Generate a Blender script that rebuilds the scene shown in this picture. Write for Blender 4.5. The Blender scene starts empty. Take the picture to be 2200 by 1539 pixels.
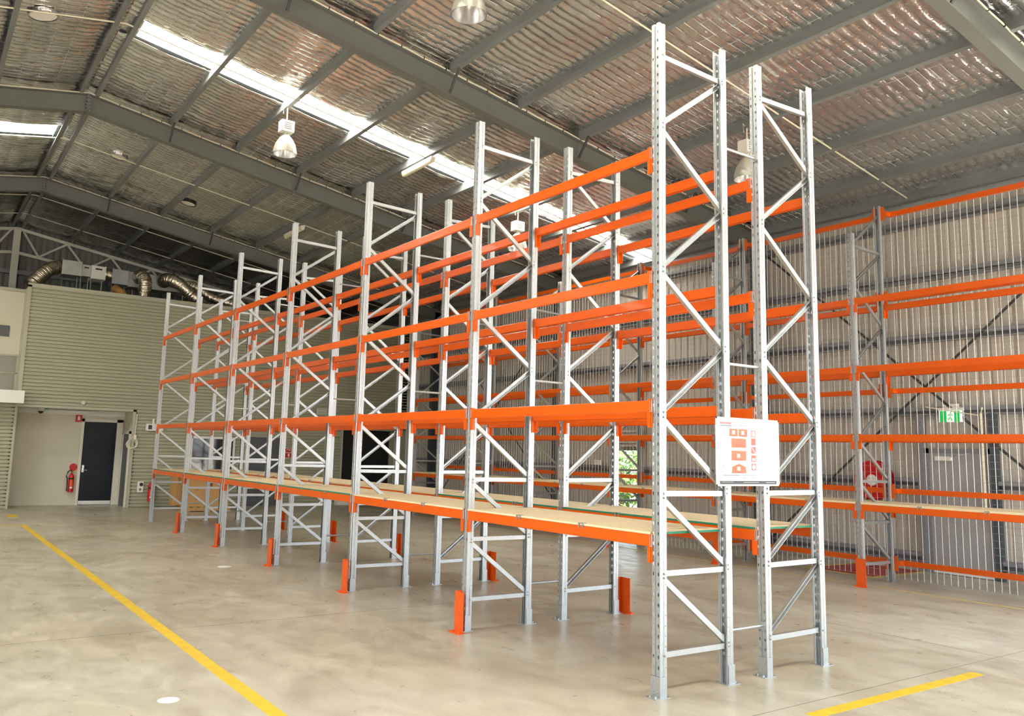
import bpy, math, random
from mathutils import Matrix, Vector
random.seed(7)
S = bpy.context.scene
COL = S.collection

# ------------------------------------------------------------------ camera
def camera():
    cd = bpy.data.cameras.new('camera'); co = bpy.data.objects.new('camera', cd); COL.objects.link(co)
    yaw, pitch, roll = 0.6022, 0.1374, 0.0264
    cy, sy, cp, sp = math.cos(yaw), math.sin(yaw), math.cos(pitch), math.sin(pitch)
    f = Vector((sy*cp, cy*cp, sp)); r = Vector((cy, -sy, 0)); u = r.cross(f)
    cr, sr = math.cos(roll), math.sin(roll)
    r2 = r*cr + u*sr; u2 = u*cr - r*sr
    m = Matrix((r2, u2, -f)).transposed().to_4x4()
    m.translation = Vector((-4.8416, -4.6595, 1.798))
    co.matrix_world = m
    cd.sensor_fit = 'HORIZONTAL'; cd.sensor_width = 36.0
    cd.lens = 1800.66*36.0/2200.0
    cd.shift_x = 48.57/2200.0; cd.shift_y = -46.18/2200.0
    cd.clip_start = 0.05; cd.clip_end = 400
    S.camera = co
camera()

# ------------------------------------------------------------------ world, light, exposure
W = bpy.data.worlds.new('world'); S.world = W; W.use_nodes = True
nt = W.node_tree; nt.nodes.clear()
wo = nt.nodes.new('ShaderNodeOutputWorld'); wb = nt.nodes.new('ShaderNodeBackground'); sk = nt.nodes.new('ShaderNodeTexSky')
sk.sky_type = 'NISHITA'; sk.sun_disc = False; sk.sun_elevation = math.radians(58); sk.sun_rotation = math.radians(200)
sk.air_density = 1.0; sk.dust_density = 3.0; sk.ozone_density = 0.6; sk.altitude = 0
mx = nt.nodes.new('ShaderNodeMixRGB'); mx.blend_type = 'MIX'; mx.inputs[0].default_value = 0.45
mx.inputs[2].default_value = (5.7, 6.4, 7.3, 1)           # bright haze / thin cloud
nt.links.new(sk.outputs[0], mx.inputs[1]); nt.links.new(mx.outputs[0], wb.inputs[0]); nt.links.new(wb.outputs[0], wo.inputs[0])
wb.inputs[1].default_value = 0.5
SUN = bpy.data.lights.new('sun', 'SUN'); SUN.energy = 15.0; SUN.angle = math.radians(0.6); SUN.color = (1, .95, .86)
so = bpy.data.objects.new('sun', SUN); COL.objects.link(so)
so.rotation_euler = (math.radians(32), 0, 0)     # midday sun, falling in at the front roller doors
S.view_settings.view_transform = 'Standard'; S.view_settings.look = 'None'
S.view_settings.exposure = 1.35; S.view_settings.gamma = 1.0; S.view_settings.use_curve_mapping = False
def portal(name, loc, rot, sx, sy):
    l = bpy.data.lights.new(name, 'AREA'); l.shape = 'RECTANGLE'; l.size = sx; l.size_y = sy; l.energy = 1
    l.cycles.is_portal = True
    o = bpy.data.objects.new(name, l); COL.objects.link(o); o.location = loc; o.rotation_euler = rot
c = S.cycles
c.max_bounces = 6; c.diffuse_bounces = 4; c.glossy_bounces = 3; c.transmission_bounces = 2; c.transparent_max_bounces = 2
c.use_adaptive_sampling = True; c.adaptive_threshold = 0.1; c.adaptive_min_samples = 16
c.caustics_reflective = False; c.caustics_refractive = False
c.sample_clamp_indirect = 6.0; c.use_denoising = True
try: c.denoiser = 'OPENIMAGEDENOISE'
except Exception: pass

# building numbers
YR = [-6.6, -0.2, 6.2, 12.6, 19.0]           # portal frames
XR, ZR, MS = -2.57, 8.47, 0.172             # ridge x, rafter top at ridge, roof slope
XW = 9.6; XL = -14.74; YF = -7.2; YB = 25.4 # right, left, front, back walls
ANG = math.atan(MS)
def rz(x, off=0.0): return ZR + off - MS*abs(x-XR)

# front wall roller door openings, right wall roller door opening, left wall opening
FO = [(-9.0, -4.4), (3.0, 7.8)]; FH = 4.6
RO = (-6.3, -0.7); RH = 4.8
LO = [(-6.0, -0.8), (0.6, 5.4)]; LH = 4.6
for a, b in FO: portal('portal_front', ((a+b)/2, YF, FH/2), (math.radians(90), 0, 0), b-a, FH)
portal('portal_right', (XW, (RO[0]+RO[1])/2, RH/2), (0, math.radians(90), 0), RH, RO[1]-RO[0])
for a, b in LO: portal('portal_left', (XL, (a+b)/2, LH/2), (0, math.radians(-90), 0), LH, b-a)

# ------------------------------------------------------------------ materials
MATS = {}
def lin(c):
    return tuple(((v/255)/12.92 if v/255 <= .04045 else (((v/255)+.055)/1.055)**2.4) for v in c) + (1,)
def mat(name, col, rough=.5, metal=0.0, noise=None, bump=None, spec=None, coat=0, emit=None, trans=None):
    m = bpy.data.materials.new(name); m.use_nodes = True; MATS[name] = m
    n = m.node_tree.nodes; l = m.node_tree.links; b = n['Principled BSDF']
    c = lin(col); b.inputs['Base Color'].default_value = c
    b.inputs['Roughness'].default_value = rough; b.inputs['Metallic'].default_value = metal
    if spec is not None: b.inputs['Specular IOR Level'].default_value = spec
    if coat: b.inputs['Coat Weight'].default_value = coat
    if emit: b.inputs['Emission Color'].default_value = lin(emit[0]); b.inputs['Emission Strength'].default_value = emit[1]
    tc = None
    if noise or bump: tc = n.new('ShaderNodeTexCoord')
    if noise:                                        # (scale, amount, stretch vector)
        sc, am, st = noise
        mp = n.new('ShaderNodeMapping'); mp.inputs['Scale'].default_value = st
        nz = n.new('ShaderNodeTexNoise'); nz.inputs['Scale'].default_value = sc; nz.inputs['Detail'].default_value = 5
        l.new(tc.outputs['Object'], mp.inputs[0]); l.new(mp.outputs[0], nz.inputs[0])
        rp = n.new('ShaderNodeValToRGB')
        rp.color_ramp.elements[0].position = .3; rp.color_ramp.elements[1].position = .7
        rp.color_ramp.elements[0].color = tuple(v*(1-am) for v in c[:3])+(1,)
        rp.color_ramp.elements[1].color = tuple(min(1, v*(1+am)) for v in c[:3])+(1,)
        l.new(nz.outputs[0], rp.inputs[0]); l.new(rp.outputs[0], b.inputs['Base Color'])
    if bump:                                         # (scale, strength, distance)
        nb = n.new('ShaderNodeTexNoise'); nb.inputs['Scale'].default_value = bump[0]; nb.inputs['Detail'].default_value = 4
        l.new(tc.outputs['Object'], nb.inputs[0])
        bp = n.new('ShaderNodeBump'); bp.inputs['Strength'].default_value = bump[1]; bp.inputs['Distance'].default_value = bump[2]
        l.new(nb.outputs[0], bp.inputs['Height']); l.new(bp.outputs[0], b.inputs['Normal'])
    return m
U = (1, 1, 1)
mat('galv', (184, 187, 188), .36, .72, noise=(60, .06, (1, 1, .4)))
mat('galv_dull', (158, 162, 162), .45, .6, noise=(25, .12, U))
mat('orange', (220, 90, 2), .30, 0, noise=(3, .04, U), coat=.08)
mat('orange_guard', (222, 88, 20), .4, 0, noise=(12, .08, U))
mat('wire', (214, 214, 210), .4, .2); mat('wire_dull', (176, 174, 168), .5, .2)
mat('clip', (225, 225, 225), .25, .8)
mat('board', (222, 204, 164), .6, 0, noise=(22, .07, (1, 1, 1)))
mat('board_edge', (226, 206, 168), .7)
mat('board_green', (24, 120, 92), .6)
mat('rafter', (104, 106, 101), .5, 0, noise=(2, .05, U))
mat('purlin', (128, 132, 132), .45, .2, noise=(4, .14, (1, .2, 1)))
mat('cladding', (188, 182, 172), .45, 0, noise=(1.2, .03, U))
mat('cladding_dark', (120, 122, 116), .5, 0)
mat('girt', (132, 134, 140), .45, .1)
mat('column', (66, 74, 82), .5, 0)
mat('strap', (70, 68, 68), .6, .3)
mat('office', (170, 168, 144), .5, 0, noise=(.8, .03, U))
mat('office_groove', (118, 116, 98), .6, 0)
mat('office_trim', (178, 176, 156), .5)
mat('plaster', (214, 209, 192), .6, 0, noise=(1.5, .03, U))
mat('cream', (214, 208, 188), .6, 0)
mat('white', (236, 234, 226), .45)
mat('white_gloss', (226, 226, 226), .25)
mat('frame_white', (224, 221, 208), .4)
mat('door_navy', (15, 23, 32), .4, 0, noise=(6, .1, U), spec=.3)
mat('door_grey', (84, 86, 90), .45)
mat('door_light', (160, 160, 160), .45)
mat('dark', (34, 35, 36), .35)
mat('black', (18, 18, 18), .45)
mat('glass_dark', (20, 24, 26), .04, 0, spec=.9)
mat('glass_grey', (150, 148, 138), .12, 0, spec=.8)
mat('red', (200, 22, 34), .35, 0)
mat('red_paint', (168, 62, 60), .6, 0, noise=(4, .1, U))
mat('red_dark', (150, 16, 30), .4, 0)
mat('green', (0, 166, 70), .4, 0)
mat('exit_green', (0, 176, 78), .4, 0, emit=((0, 176, 78), .25))
mat('exit_white', (245, 250, 245), .4, 0, emit=((245, 250, 245), .25))
mat('yellow', (214, 178, 42), .55, 0, noise=(9, .12, U))
mat('yellow_pale', (206, 182, 100), .6, 0, noise=(9, .1, U))
mat('cardboard', (196, 152, 98), .7, 0, noise=(10, .05, U))
mat('tape', (176, 128, 74), .5)
mat('wood', (190, 150, 98), .7, 0, noise=(14, .15, (1, 6, 6)))
mat('print_red', (232, 96, 56), .5); mat('print_pink', (206, 92, 84), .5)
mat('print_grey', (120, 120, 120), .5); mat('print_lgrey', (160, 160, 160), .5)
mat('print_dark', (56, 58, 62), .5); mat('logo_red', (196, 60, 50), .5)
mat('brass', (170, 130, 60), .35, .8)
mat('reflector', (228, 226, 214), .22, .55)
mat('conduit', (226, 220, 196), .4)
mat('leaf', (52, 88, 24), .6); mat('leaf_light', (92, 126, 40), .6); mat('bark', (96, 78, 60), .8)
mat('ground_out', (196, 190, 178), .8, 0, noise=(2, .06, U))
mat('duct_galv', (176, 178, 172), .42, .5, noise=(5, .1, U))

def foil_mat(name, col, rough, bs=70, bst=.5):
    m = mat(name, col, rough, .94)
    n = m.node_tree.nodes; l = m.node_tree.links; b = n['Principled BSDF']
    tc = n.new('ShaderNodeTexCoord')
    n1 = n.new('ShaderNodeTexNoise'); n1.inputs['Scale'].default_value = bs; n1.inputs['Detail'].default_value = 3; n1.inputs['Distortion'].default_value = 1.2
    n2 = n.new('ShaderNodeTexVoronoi'); n2.feature = 'DISTANCE_TO_EDGE'; n2.inputs['Scale'].default_value = 14
    l.new(tc.outputs['Object'], n1.inputs[0]); l.new(tc.outputs['Object'], n2.inputs[0])
    a = n.new('ShaderNodeMath'); a.operation = 'MULTIPLY_ADD'; a.inputs[1].default_value = .35
    l.new(n2.outputs[0], a.inputs[0]); l.new(n1.outputs[0], a.inputs[2])
    bp = n.new('ShaderNodeBump'); bp.inputs['Strength'].default_value = bst; bp.inputs['Distance'].default_value = .012
    l.new(a.outputs[0], bp.inputs['Height']); l.new(bp.outputs[0], b.inputs['Normal'])
    n3 = n.new('ShaderNodeTexNoise'); n3.inputs['Scale'].default_value = 1.3; n3.inputs['Detail'].default_value = 4
    l.new(tc.outputs['Object'], n3.inputs[0])
    rp = n.new('ShaderNodeValToRGB'); c = lin(col)
    rp.color_ramp.elements[0].position = .35; rp.color_ramp.elements[1].position = .7
    rp.color_ramp.elements[0].color = tuple(v*.86 for v in c[:3])+(1,); rp.color_ramp.elements[1].color = c
    l.new(n3.outputs[0], rp.inputs[0]); l.new(rp.outputs[0], b.inputs['Base Color'])
    return m
foil_mat('foil', (240, 240, 240), .17, 22, .45)
foil_mat('duct_foil', (215, 205, 185), .2, 16, 1.0)

def concrete():
    m = mat('concrete', (176, 168, 150), .38, 0, spec=.5)
    n = m.node_tree.nodes; l = m.node_tree.links; b = n['Principled BSDF']
    tc = n.new('ShaderNodeTexCoord')
    def nz(sc, det, st, dist=0):
        mp = n.new('ShaderNodeMapping'); mp.inputs['Scale'].default_value = st
        l.new(tc.outputs['Object'], mp.inputs[0])
        t = n.new('ShaderNodeTexNoise'); t.inputs['Scale'].default_value = sc; t.inputs['Detail'].default_value = det; t.inputs['Distortion'].default_value = dist
        l.new(mp.outputs[0], t.inputs[0]); return t
    a = nz(.35, 6, (1, 1, 1), .4); d = nz(1.3, 10, (1, .55, 1), .8); e = nz(5, 9, (1, .6, 1), .2); g = nz(55, 4, U)
    for t in (d, e): t.inputs['Roughness'].default_value = .62
    def ramp(src, p0, c0, p1, c1):
        r = n.new('ShaderNodeValToRGB'); el = r.color_ramp.elements
        el[0].position = p0; el[0].color = lin(c0); el[1].position = p1; el[1].color = lin(c1)
        l.new(src.outputs[0], r.inputs[0]); return r
    base = ramp(a, .3, (188, 178, 154), .72, (206, 200, 184))
    cur = base
    for (src, p0, c0, p1, c1, f) in ((d, .32, (208, 204, 197), .62, (255, 255, 255), .8), (e, .12, (226, 224, 219), .66, (255, 255, 255), .7), (g, .25, (232, 232, 232), .7, (255, 255, 255), .8)):
        r = ramp(src, p0, c0, p1, c1); m1 = n.new('ShaderNodeMixRGB'); m1.blend_type = 'MULTIPLY'; m1.inputs[0].default_value = f
        l.new(cur.outputs[0], m1.inputs[1]); l.new(r.outputs[0], m1.inputs[2]); cur = m1
    # dusty pale scuffs
    sc = nz(2.4, 8, (1, .7, 1), .5); rs = ramp(sc, .60, (0, 0, 0), .74, (120, 120, 120))
    m3 = n.new('ShaderNodeMixRGB'); m3.inputs[2].default_value = lin((222, 217, 204))
    l.new(rs.outputs[0], m3.inputs[0]); l.new(cur.outputs[0], m3.inputs[1]); l.new(m3.outputs[0], b.inputs['Base Color'])
    rr = n.new('ShaderNodeMapRange'); rr.inputs[1].default_value = .3; rr.inputs[2].default_value = .7; rr.inputs[3].default_value = .24; rr.inputs[4].default_value = .5
    l.new(e.outputs[0], rr.inputs[0]); l.new(rr.outputs[0], b.inputs['Roughness'])
    bp = n.new('ShaderNodeBump'); bp.inputs['Strength'].default_value = .12; bp.inputs['Distance'].default_value = .006
    l.new(d.outputs[0], bp.inputs['Height']); l.new(bp.outputs[0], b.inputs['Normal'])
concrete()
def skylight_mat():
    m = bpy.data.materials.new('skylight'); m.use_nodes = True; MATS['skylight'] = m
    n = m.node_tree.nodes; l = m.node_tree.links; n.clear()
    o = n.new('ShaderNodeOutputMaterial'); t = n.new('ShaderNodeEmission'); t.inputs[1].default_value = 9.5; g = n.new('ShaderNodeBsdfGlossy'); mxx = n.new('ShaderNodeMixShader')
    t.inputs[0].default_value = (1.0, .96, .84, 1); g.inputs[1].default_value = .4; mxx.inputs[0].default_value = .06
    l.new(t.outputs[0], mxx.inputs[1]); l.new(g.outputs[0], mxx.inputs[2]); l.new(mxx.outputs[0], o.inputs[0])
skylight_mat()

# ------------------------------------------------------------------ mesh helpers
class MB:
    def __init__(s): s.v = []; s.f = []; s.m = []
    def face(s, pts, mi=0):
        i = len(s.v); s.v += [tuple(p) for p in pts]; s.f.append(tuple(range(i, i+len(pts)))); s.m.append(mi); return s
    def box(s, x0, x1, y0, y1, z0, z1, mi=0):
        i = len(s.v)
        s.v += [(x0,y0,z0),(x1,y0,z0),(x1,y1,z0),(x0,y1,z0),(x0,y0,z1),(x1,y0,z1),(x1,y1,z1),(x0,y1,z1)]
        for q in ((0,3,2,1),(4,5,6,7),(0,1,5,4),(1,2,6,5),(2,3,7,6),(3,0,4,7)):
            s.f.append(tuple(i+k for k in q)); s.m.append(mi)
        return s
    def prism(s, prof, fn, a, b, mi=0, caps=True, closed=True):
        # prof: list of 2D pts; fn(p, t) -> 3D
        n = len(prof); i = len(s.v)
        s.v += [tuple(fn(p, a)) for p in prof] + [tuple(fn(p, b)) for p in prof]
        for k in range(n if closed else n-1):
            j = (k+1) % n
            s.f.append((i+k, i+j, i+n+j, i+n+k)); s.m.append(mi)
        if caps and closed:
            s.f.append(tuple(i+k for k in range(n))[::-1]); s.m.append(mi)
            s.f.append(tuple(i+n+k for k in range(n))); s.m.append(mi)
        return s
    def tube(s, pts, r, n=8, mi=0, caps=True, rf=None):
        pts = [Vector(p) for p in pts]; rings = []
        up = Vector((0, 0, 1))
        for k, p in enumerate(pts):
            t = (pts[min(k+1, len(pts)-1)] - pts[max(k-1, 0)]).normalized()
            a = t.cross(up if abs(t.z) < .95 else Vector((1, 0, 0))).normalized(); b = t.cross(a)
            rr = rf(k) if rf else r
            i = len(s.v)
            s.v += [tuple(p + (a*math.cos(2*math.pi*q/n) + b*math.sin(2*math.pi*q/n))*rr) for q in range(n)]
            rings.append(i)
        for k in range(len(rings)-1):
            for q in range(n):
                w = (q+1) % n
                s.f.append((rings[k]+q, rings[k]+w, rings[k+1]+w, rings[k+1]+q)); s.m.append(mi)
        if caps:
            s.f.append(tuple(rings[0]+q for q in range(n))[::-1]); s.m.append(mi)
            s.f.append(tuple(rings[-1]+q for q in range(n))); s.m.append(mi)
        return s
    def lathe(s, prof, n=24, mi=0, axis='z', c=(0, 0, 0)):
        i = len(s.v)
        for r, h in prof:
            for q in range(n):
                a = 2*math.pi*q/n; ca, sa = r*math.cos(a), r*math.sin(a)
                p = (ca, sa, h) if axis == 'z' else ((h, ca, sa) if axis == 'x' else (ca, h, sa))
                s.v.append((p[0]+c[0], p[1]+c[1], p[2]+c[2]))
        for k in range(len(prof)-1):
            for q in range(n):
                w = (q+1) % n
                s.f.append((i+k*n+q, i+k*n+w, i+(k+1)*n+w, i+(k+1)*n+q)); s.m.append(mi)
        return s
    def mesh(s, name, mats, smooth=False):
        me = bpy.data.meshes.new(name); me.from_pydata(s.v, [], s.f)
        for x in ([mats] if isinstance(mats, str) else mats): me.materials.append(MATS[x])
        if max(s.m) > 0: me.polygons.foreach_set('material_index', s.m)
        if smooth: me.polygons.foreach_set('use_smooth', [True]*len(s.f))
        me.update(); return me
    def build(s, name, mats, parent=None, loc=None, smooth=False):
        return obj(name, s.mesh(name, mats, smooth), parent, loc)
def obj(name, me, parent=None, loc=None, rot=None, scale=None):
    o = bpy.data.objects.new(name, me); COL.objects.link(o)
    if parent: o.parent = parent
    if loc: o.location = loc
    if rot: o.rotation_euler = rot
    if scale: o.scale = scale
    return o
def tag(o, label, cat, group=None):
    o['label'] = label; o['category'] = cat
    if group: o['group'] = group
    return o
def thing(name, label, cat, loc=(0, 0, 0), group=None, rot=None):
    o = bpy.data.objects.new(name, None); COL.objects.link(o); o.location = loc
    if rot: o.rotation_euler = rot
    o.empty_display_size = .1; o['kind'] = 'thing'
    return tag(o, label, cat, group)
def struct(o, label=None):
    o['kind'] = 'structure'
    if label: o['label'] = label
    return o
def stuff(o): o['kind'] = 'stuff'; return o
ORD = ['first', 'second', 'third', 'fourth', 'fifth', 'sixth', 'seventh', 'eighth']

# text / flat print --------------------------------------------------------
def text_mesh(txt, size, m, align='LEFT'):
    cu = bpy.data.curves.new('print', 'FONT'); cu.body = txt; cu.size = size; cu.align_x = align; cu.space_line = .95
    o = bpy.data.objects.new('print', cu); COL.objects.link(o)
    dg = bpy.context.evaluated_depsgraph_get(); me = bpy.data.meshes.new_from_object(o.evaluated_get(dg))
    bpy.data.objects.remove(o); bpy.data.curves.remove(cu)
    me.materials.clear(); me.materials.append(MATS[m]); return me

# ------------------------------------------------------------------ floor and outside ground
MB().box(XL-.06, XW+.06, YF-.06, YB+.06, -.15, 0).build('floor', 'concrete')
struct(bpy.data.objects['floor'], 'grey brown polished concrete warehouse floor')
g = MB()
g.box(-60, 60, -60, YF, -.2, -.02).box(XW, 60, YF, 60, -.2, -.02).box(-60, XL, YF, 60, -.2, -.02)
struct(g.build('ground', 'ground_out'), 'bright concrete yard outside the warehouse')

# ------------------------------------------------------------------ roof: foil blanket, purlins, skylights
SKY_R = (9.15, 9.90); SKY_L = (15.15, 16.05)
SKY_ADDED = [(-4.6, -3.6), (2.5, 3.5)]      # glowing roof sheets added out of view for more top light
def foil(x0, x1, y0, y1, dx, dy, b):
    nx = max(1, round((x1-x0)/dx)); ny = max(1, round((y1-y0)/dy)); i = len(b.v)
    rnd = random.Random(int(abs(x0*31+y0*17)*100)); ca = {}
    for q in range(ny+1):
        y = y0+(y1-y0)*q/ny
        for k in range(nx+1):
            x = x0+(x1-x0)*k/nx
            fx = ((x-XR)/.3+1e-6) % 1.0; fy = (y/.15+1e-6) % 1.0
            key = (math.floor((x-XR)/.3+1e-6), math.floor(y/.15+1e-6)); 
            if key not in ca: ca[key] = rnd.uniform(.55, 1.25)
            fine = 1.0 if dx < .2 else 0.0
            h = -.034*ca[key]*(abs(math.sin(math.pi*fy**.85))**.7)*(.55+.45*abs(math.sin(math.pi*fx))**.5)*fine
            px = abs(x-XR)-.13; fp = (px/1.36) % 1.0
            h += -.03*math.sin(math.pi*max(0, min(1, fp))) + .008*math.sin(x*2.1+y*1.3)*math.sin(y*.9-x)
            if fine:
                h += rnd.uniform(-.0035, .0035)
                yy = y + .012*math.sin(x*5.0+y*3)+rnd.uniform(-.003, .003)
            else: yy = y
            if q in (0, ny): yy = y + (rnd.uniform(-.02, .02) if fine else 0)
            b.v.append((x, yy, rz(x, .195)+h))
    for q in range(ny):
        for k in range(nx):
            a = i+q*(nx+1)+k; b.f.append((a, a+1, a+nx+2, a+nx+1)); b.m.append(0)
b = MB()
XE = XR+.3*41          # blanket is laid out in whole mesh cells, 300 x 150 mm
foil(XR, XE, -1.95, SKY_R[0], .06, .03, b); foil(XR, XE, SKY_R[1], 19.65, .06, .0375, b); foil(XR, XE, 19.65, YB+.1, .1, .0375, b)
foil(XR-3.0, XR, 7.05, SKY_L[0], .06, .0375, b); foil(XR-3.0, XR, SKY_L[1], YB+.1, .06, .0375, b)
XM = XR-3.0
foil(XL, XM, SKY_ADDED[1][1], SKY_L[0], .5, .5, b); foil(XL, XM, SKY_L[1], YB, .5, .5, b); foil(XM, XR, SKY_ADDED[1][1], 7.05, .4, .4, b)
foil(XL, XR, YF, SKY_ADDED[0][0], .4, .4, b); foil(XL, XR, SKY_ADDED[0][1], SKY_ADDED[1][0], .4, .4, b)
foil(XR, XE, YF, SKY_ADDED[0][0], .4, .4, b); foil(XR, XE, SKY_ADDED[0][1], -1.95, .4, .4, b)
ceiling = b.build('ceiling', 'foil', smooth=True)
struct(ceiling, 'silver foil insulation blanket quilted over wire mesh under the roof')
# roof sheeting above so that nothing leaks, with the translucent sheets left open
b = MB()
for (xa, xb, ys) in ((XR, XW+.1, SKY_R), (XL-.1, XR, SKY_L)):
    cuts = sorted([ys, SKY_ADDED[0]] + ([SKY_ADDED[1]] if xa < XR else [])); ed = [YF-.3] + [v for c_ in cuts for v in c_] + [YB+.3]
    for (ya, yb) in zip(ed[0::2], ed[1::2]):
        b.face([(xa, ya, rz(xa, .26)), (xb, ya, rz(xb, .26)), (xb, yb, rz(xb, .26)), (xa, yb, rz(xa, .26))])
b.build('roof_sheet', 'galv_dull', ceiling)
for k, (xa, xb, ys) in enumerate(((XR+.25, XW-.05, SKY_R), (XL, XR-.13, SKY_L), (XR, XW-.05, SKY_ADDED[0]), (XL, XR, SKY_ADDED[0]), (XL, XR, SKY_ADDED[1]))):
    b = MB(); n = 12
    for q in range(n):                        # ribbed translucent sheet
        y0 = ys[0]+(ys[1]-ys[0])*q/n; y1 = ys[0]+(ys[1]-ys[0])*(q+1)/n; o0 = .245 if q % 4 else .225
        b.face([(xa, y0, rz(xa, o0)), (xb, y0, rz(xb, o0)), (xb, y1, rz(xb, .245)), (xa, y1, rz(xa, .245))])
    w = b.build('window_%d' % ((1, 2, 5, 6, 7)[k]), 'skylight')
    struct(w, ('long translucent white skylight sheet running down the roof slope', 'short translucent skylight sheet left of the roof ridge', 'skylight sheet added for top light over the camera end, right slope', 'skylight sheet added for top light over the camera end, left slope', 'skylight sheet added for top light over the left aisle')[k])
    if k > 1: continue
    bb = MB()
    xe = XR
    if k == 0: bb.face([(xe, ys[0]-.03, rz(xe, .215)), (xa+.03, ys[0]-.03, rz(xa, .215)), (xa+.03, ys[1]+.03, rz(xa, .215)), (xe, ys[1]+.03, rz(xe, .215))])
    else: bb.face([(XR, ys[0], rz(XR, .215)), (xb, ys[0], rz(xb, .215)), (xb, ys[1], rz(xb, .215)), (XR, ys[1], rz(XR, .215))])
    bb.build('flashing', 'foil', w)
    if k == 0: MB().tube([(xa, sum(ys)/2+.14, rz(xa, .2)), (xb, sum(ys)/2+.14, rz(xb, .2))], .005, 4).build('wire', 'galv_dull', w)
# safety mesh that carries the blanket
b = MB(); r = .003
def wire(p0, p1, ax):
    a, c_ = Vector(p0), Vector(p1); o1 = Vector((0, r, 0)) if ax == 'x' else Vector((r, 0, 0)); o2 = Vector((0, 0, -r*1.6))
    b.face([a-o1, c_-o1, c_+o2, a+o2]); b.face([a+o2, c_+o2, c_+o1, a+o1])
def runs(y0, y1, x0, x1):
    n = round((y1-y0)/.15)
    for q in range(n+1):
        y = y0+q*.15; px = [x for x in ([x0] + [v for v in sorted(PXA) if min(x0, x1) < v < max(x0, x1)] + [x1])]; px.sort()
        for xa, xb in zip(px, px[1:]):
            xm = (xa+xb)/2
            wire((xa, y, rz(xa, .19)), (xm, y, rz(xm, .162)), 'x'); wire((xm, y, rz(xm, .162)), (xb, y, rz(xb, .19)), 'x')
    k = 0
    while k*.3 < abs(x1-x0)-.01:
        x = XR+math.copysign(k*.3, x1-x0) if abs(x0-XR) < .01 else x0+k*.3
        fp = ((abs(x-XR)-.14)/1.36) % 1.0
        z = rz(x, .19)-.03*math.sin(math.pi*fp); wire((x, y0, z), (x, y1, z), 'y'); k += 1
PXA = [-2.43, -1.018, .341, 1.70, 3.046, 4.385, 5.74, 7.10, 8.45, -2.71, -4.10, -5.46]
runs(-1.95, SKY_R[0], XR, XE); runs(SKY_R[1], 19.65, XR, XE); runs(7.05, SKY_L[0], XR, XM); runs(SKY_L[1], 19.65, XR, XM)
stuff(b.build('safety_mesh', 'wire', ceiling))
# purlins: C sections along y
PX = [XR+.14+1.36*0, -1.018, .341, 1.70, 3.046, 4.385, 5.74, 7.10, 8.45, 9.40]
prof = [(-.0375, 0), (.0375, 0), (.0375, .022), (.033, .022), (.033, .005), (-.033, .005), (-.033, .19), (.033, .19), (.033, .175), (.0375, .175), (.0375, .195), (-.0375, .195)]
def purlin_mesh(sgn, ya, yb):
    ca, sa = math.cos(ANG*sgn), math.sin(ANG*sgn)
    b = MB()
    b.prism(prof, lambda p, t: (p[0]*ca*sgn + p[1]*sa, t, -p[0]*sa*sgn + p[1]*ca), ya, yb)
    return b.mesh('purlin', 'purlin')
pm = {1: purlin_mesh(1, YF+.02, YB-.05), -1: purlin_mesh(-1, YF+.02, YB-.05)}
for x in PX: obj('purlin', pm[1], ceiling, (x, 0, rz(x)))
for x in [XR-.14, -4.10, -5.46, -6.82, -8.18, -9.54, -10.9, -12.3, -13.6]: obj('purlin', pm[-1], ceiling, (x, 0, rz(x)))
# bridging rods
for y in (3.0, 9.2, 15.55, 20.9, 23.2):
    MB().tube([(XR, y, rz(XR, .02)), (XW-.3, y, rz(XW-.3, .02))], .013, 6).build('bridging_rod', 'conduit', ceiling)
    MB().tube([(XR, y, rz(XR, .02)), (-8, y, rz(-8, .02))], .013, 6).build('bridging_rod', 'conduit', ceiling)

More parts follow.
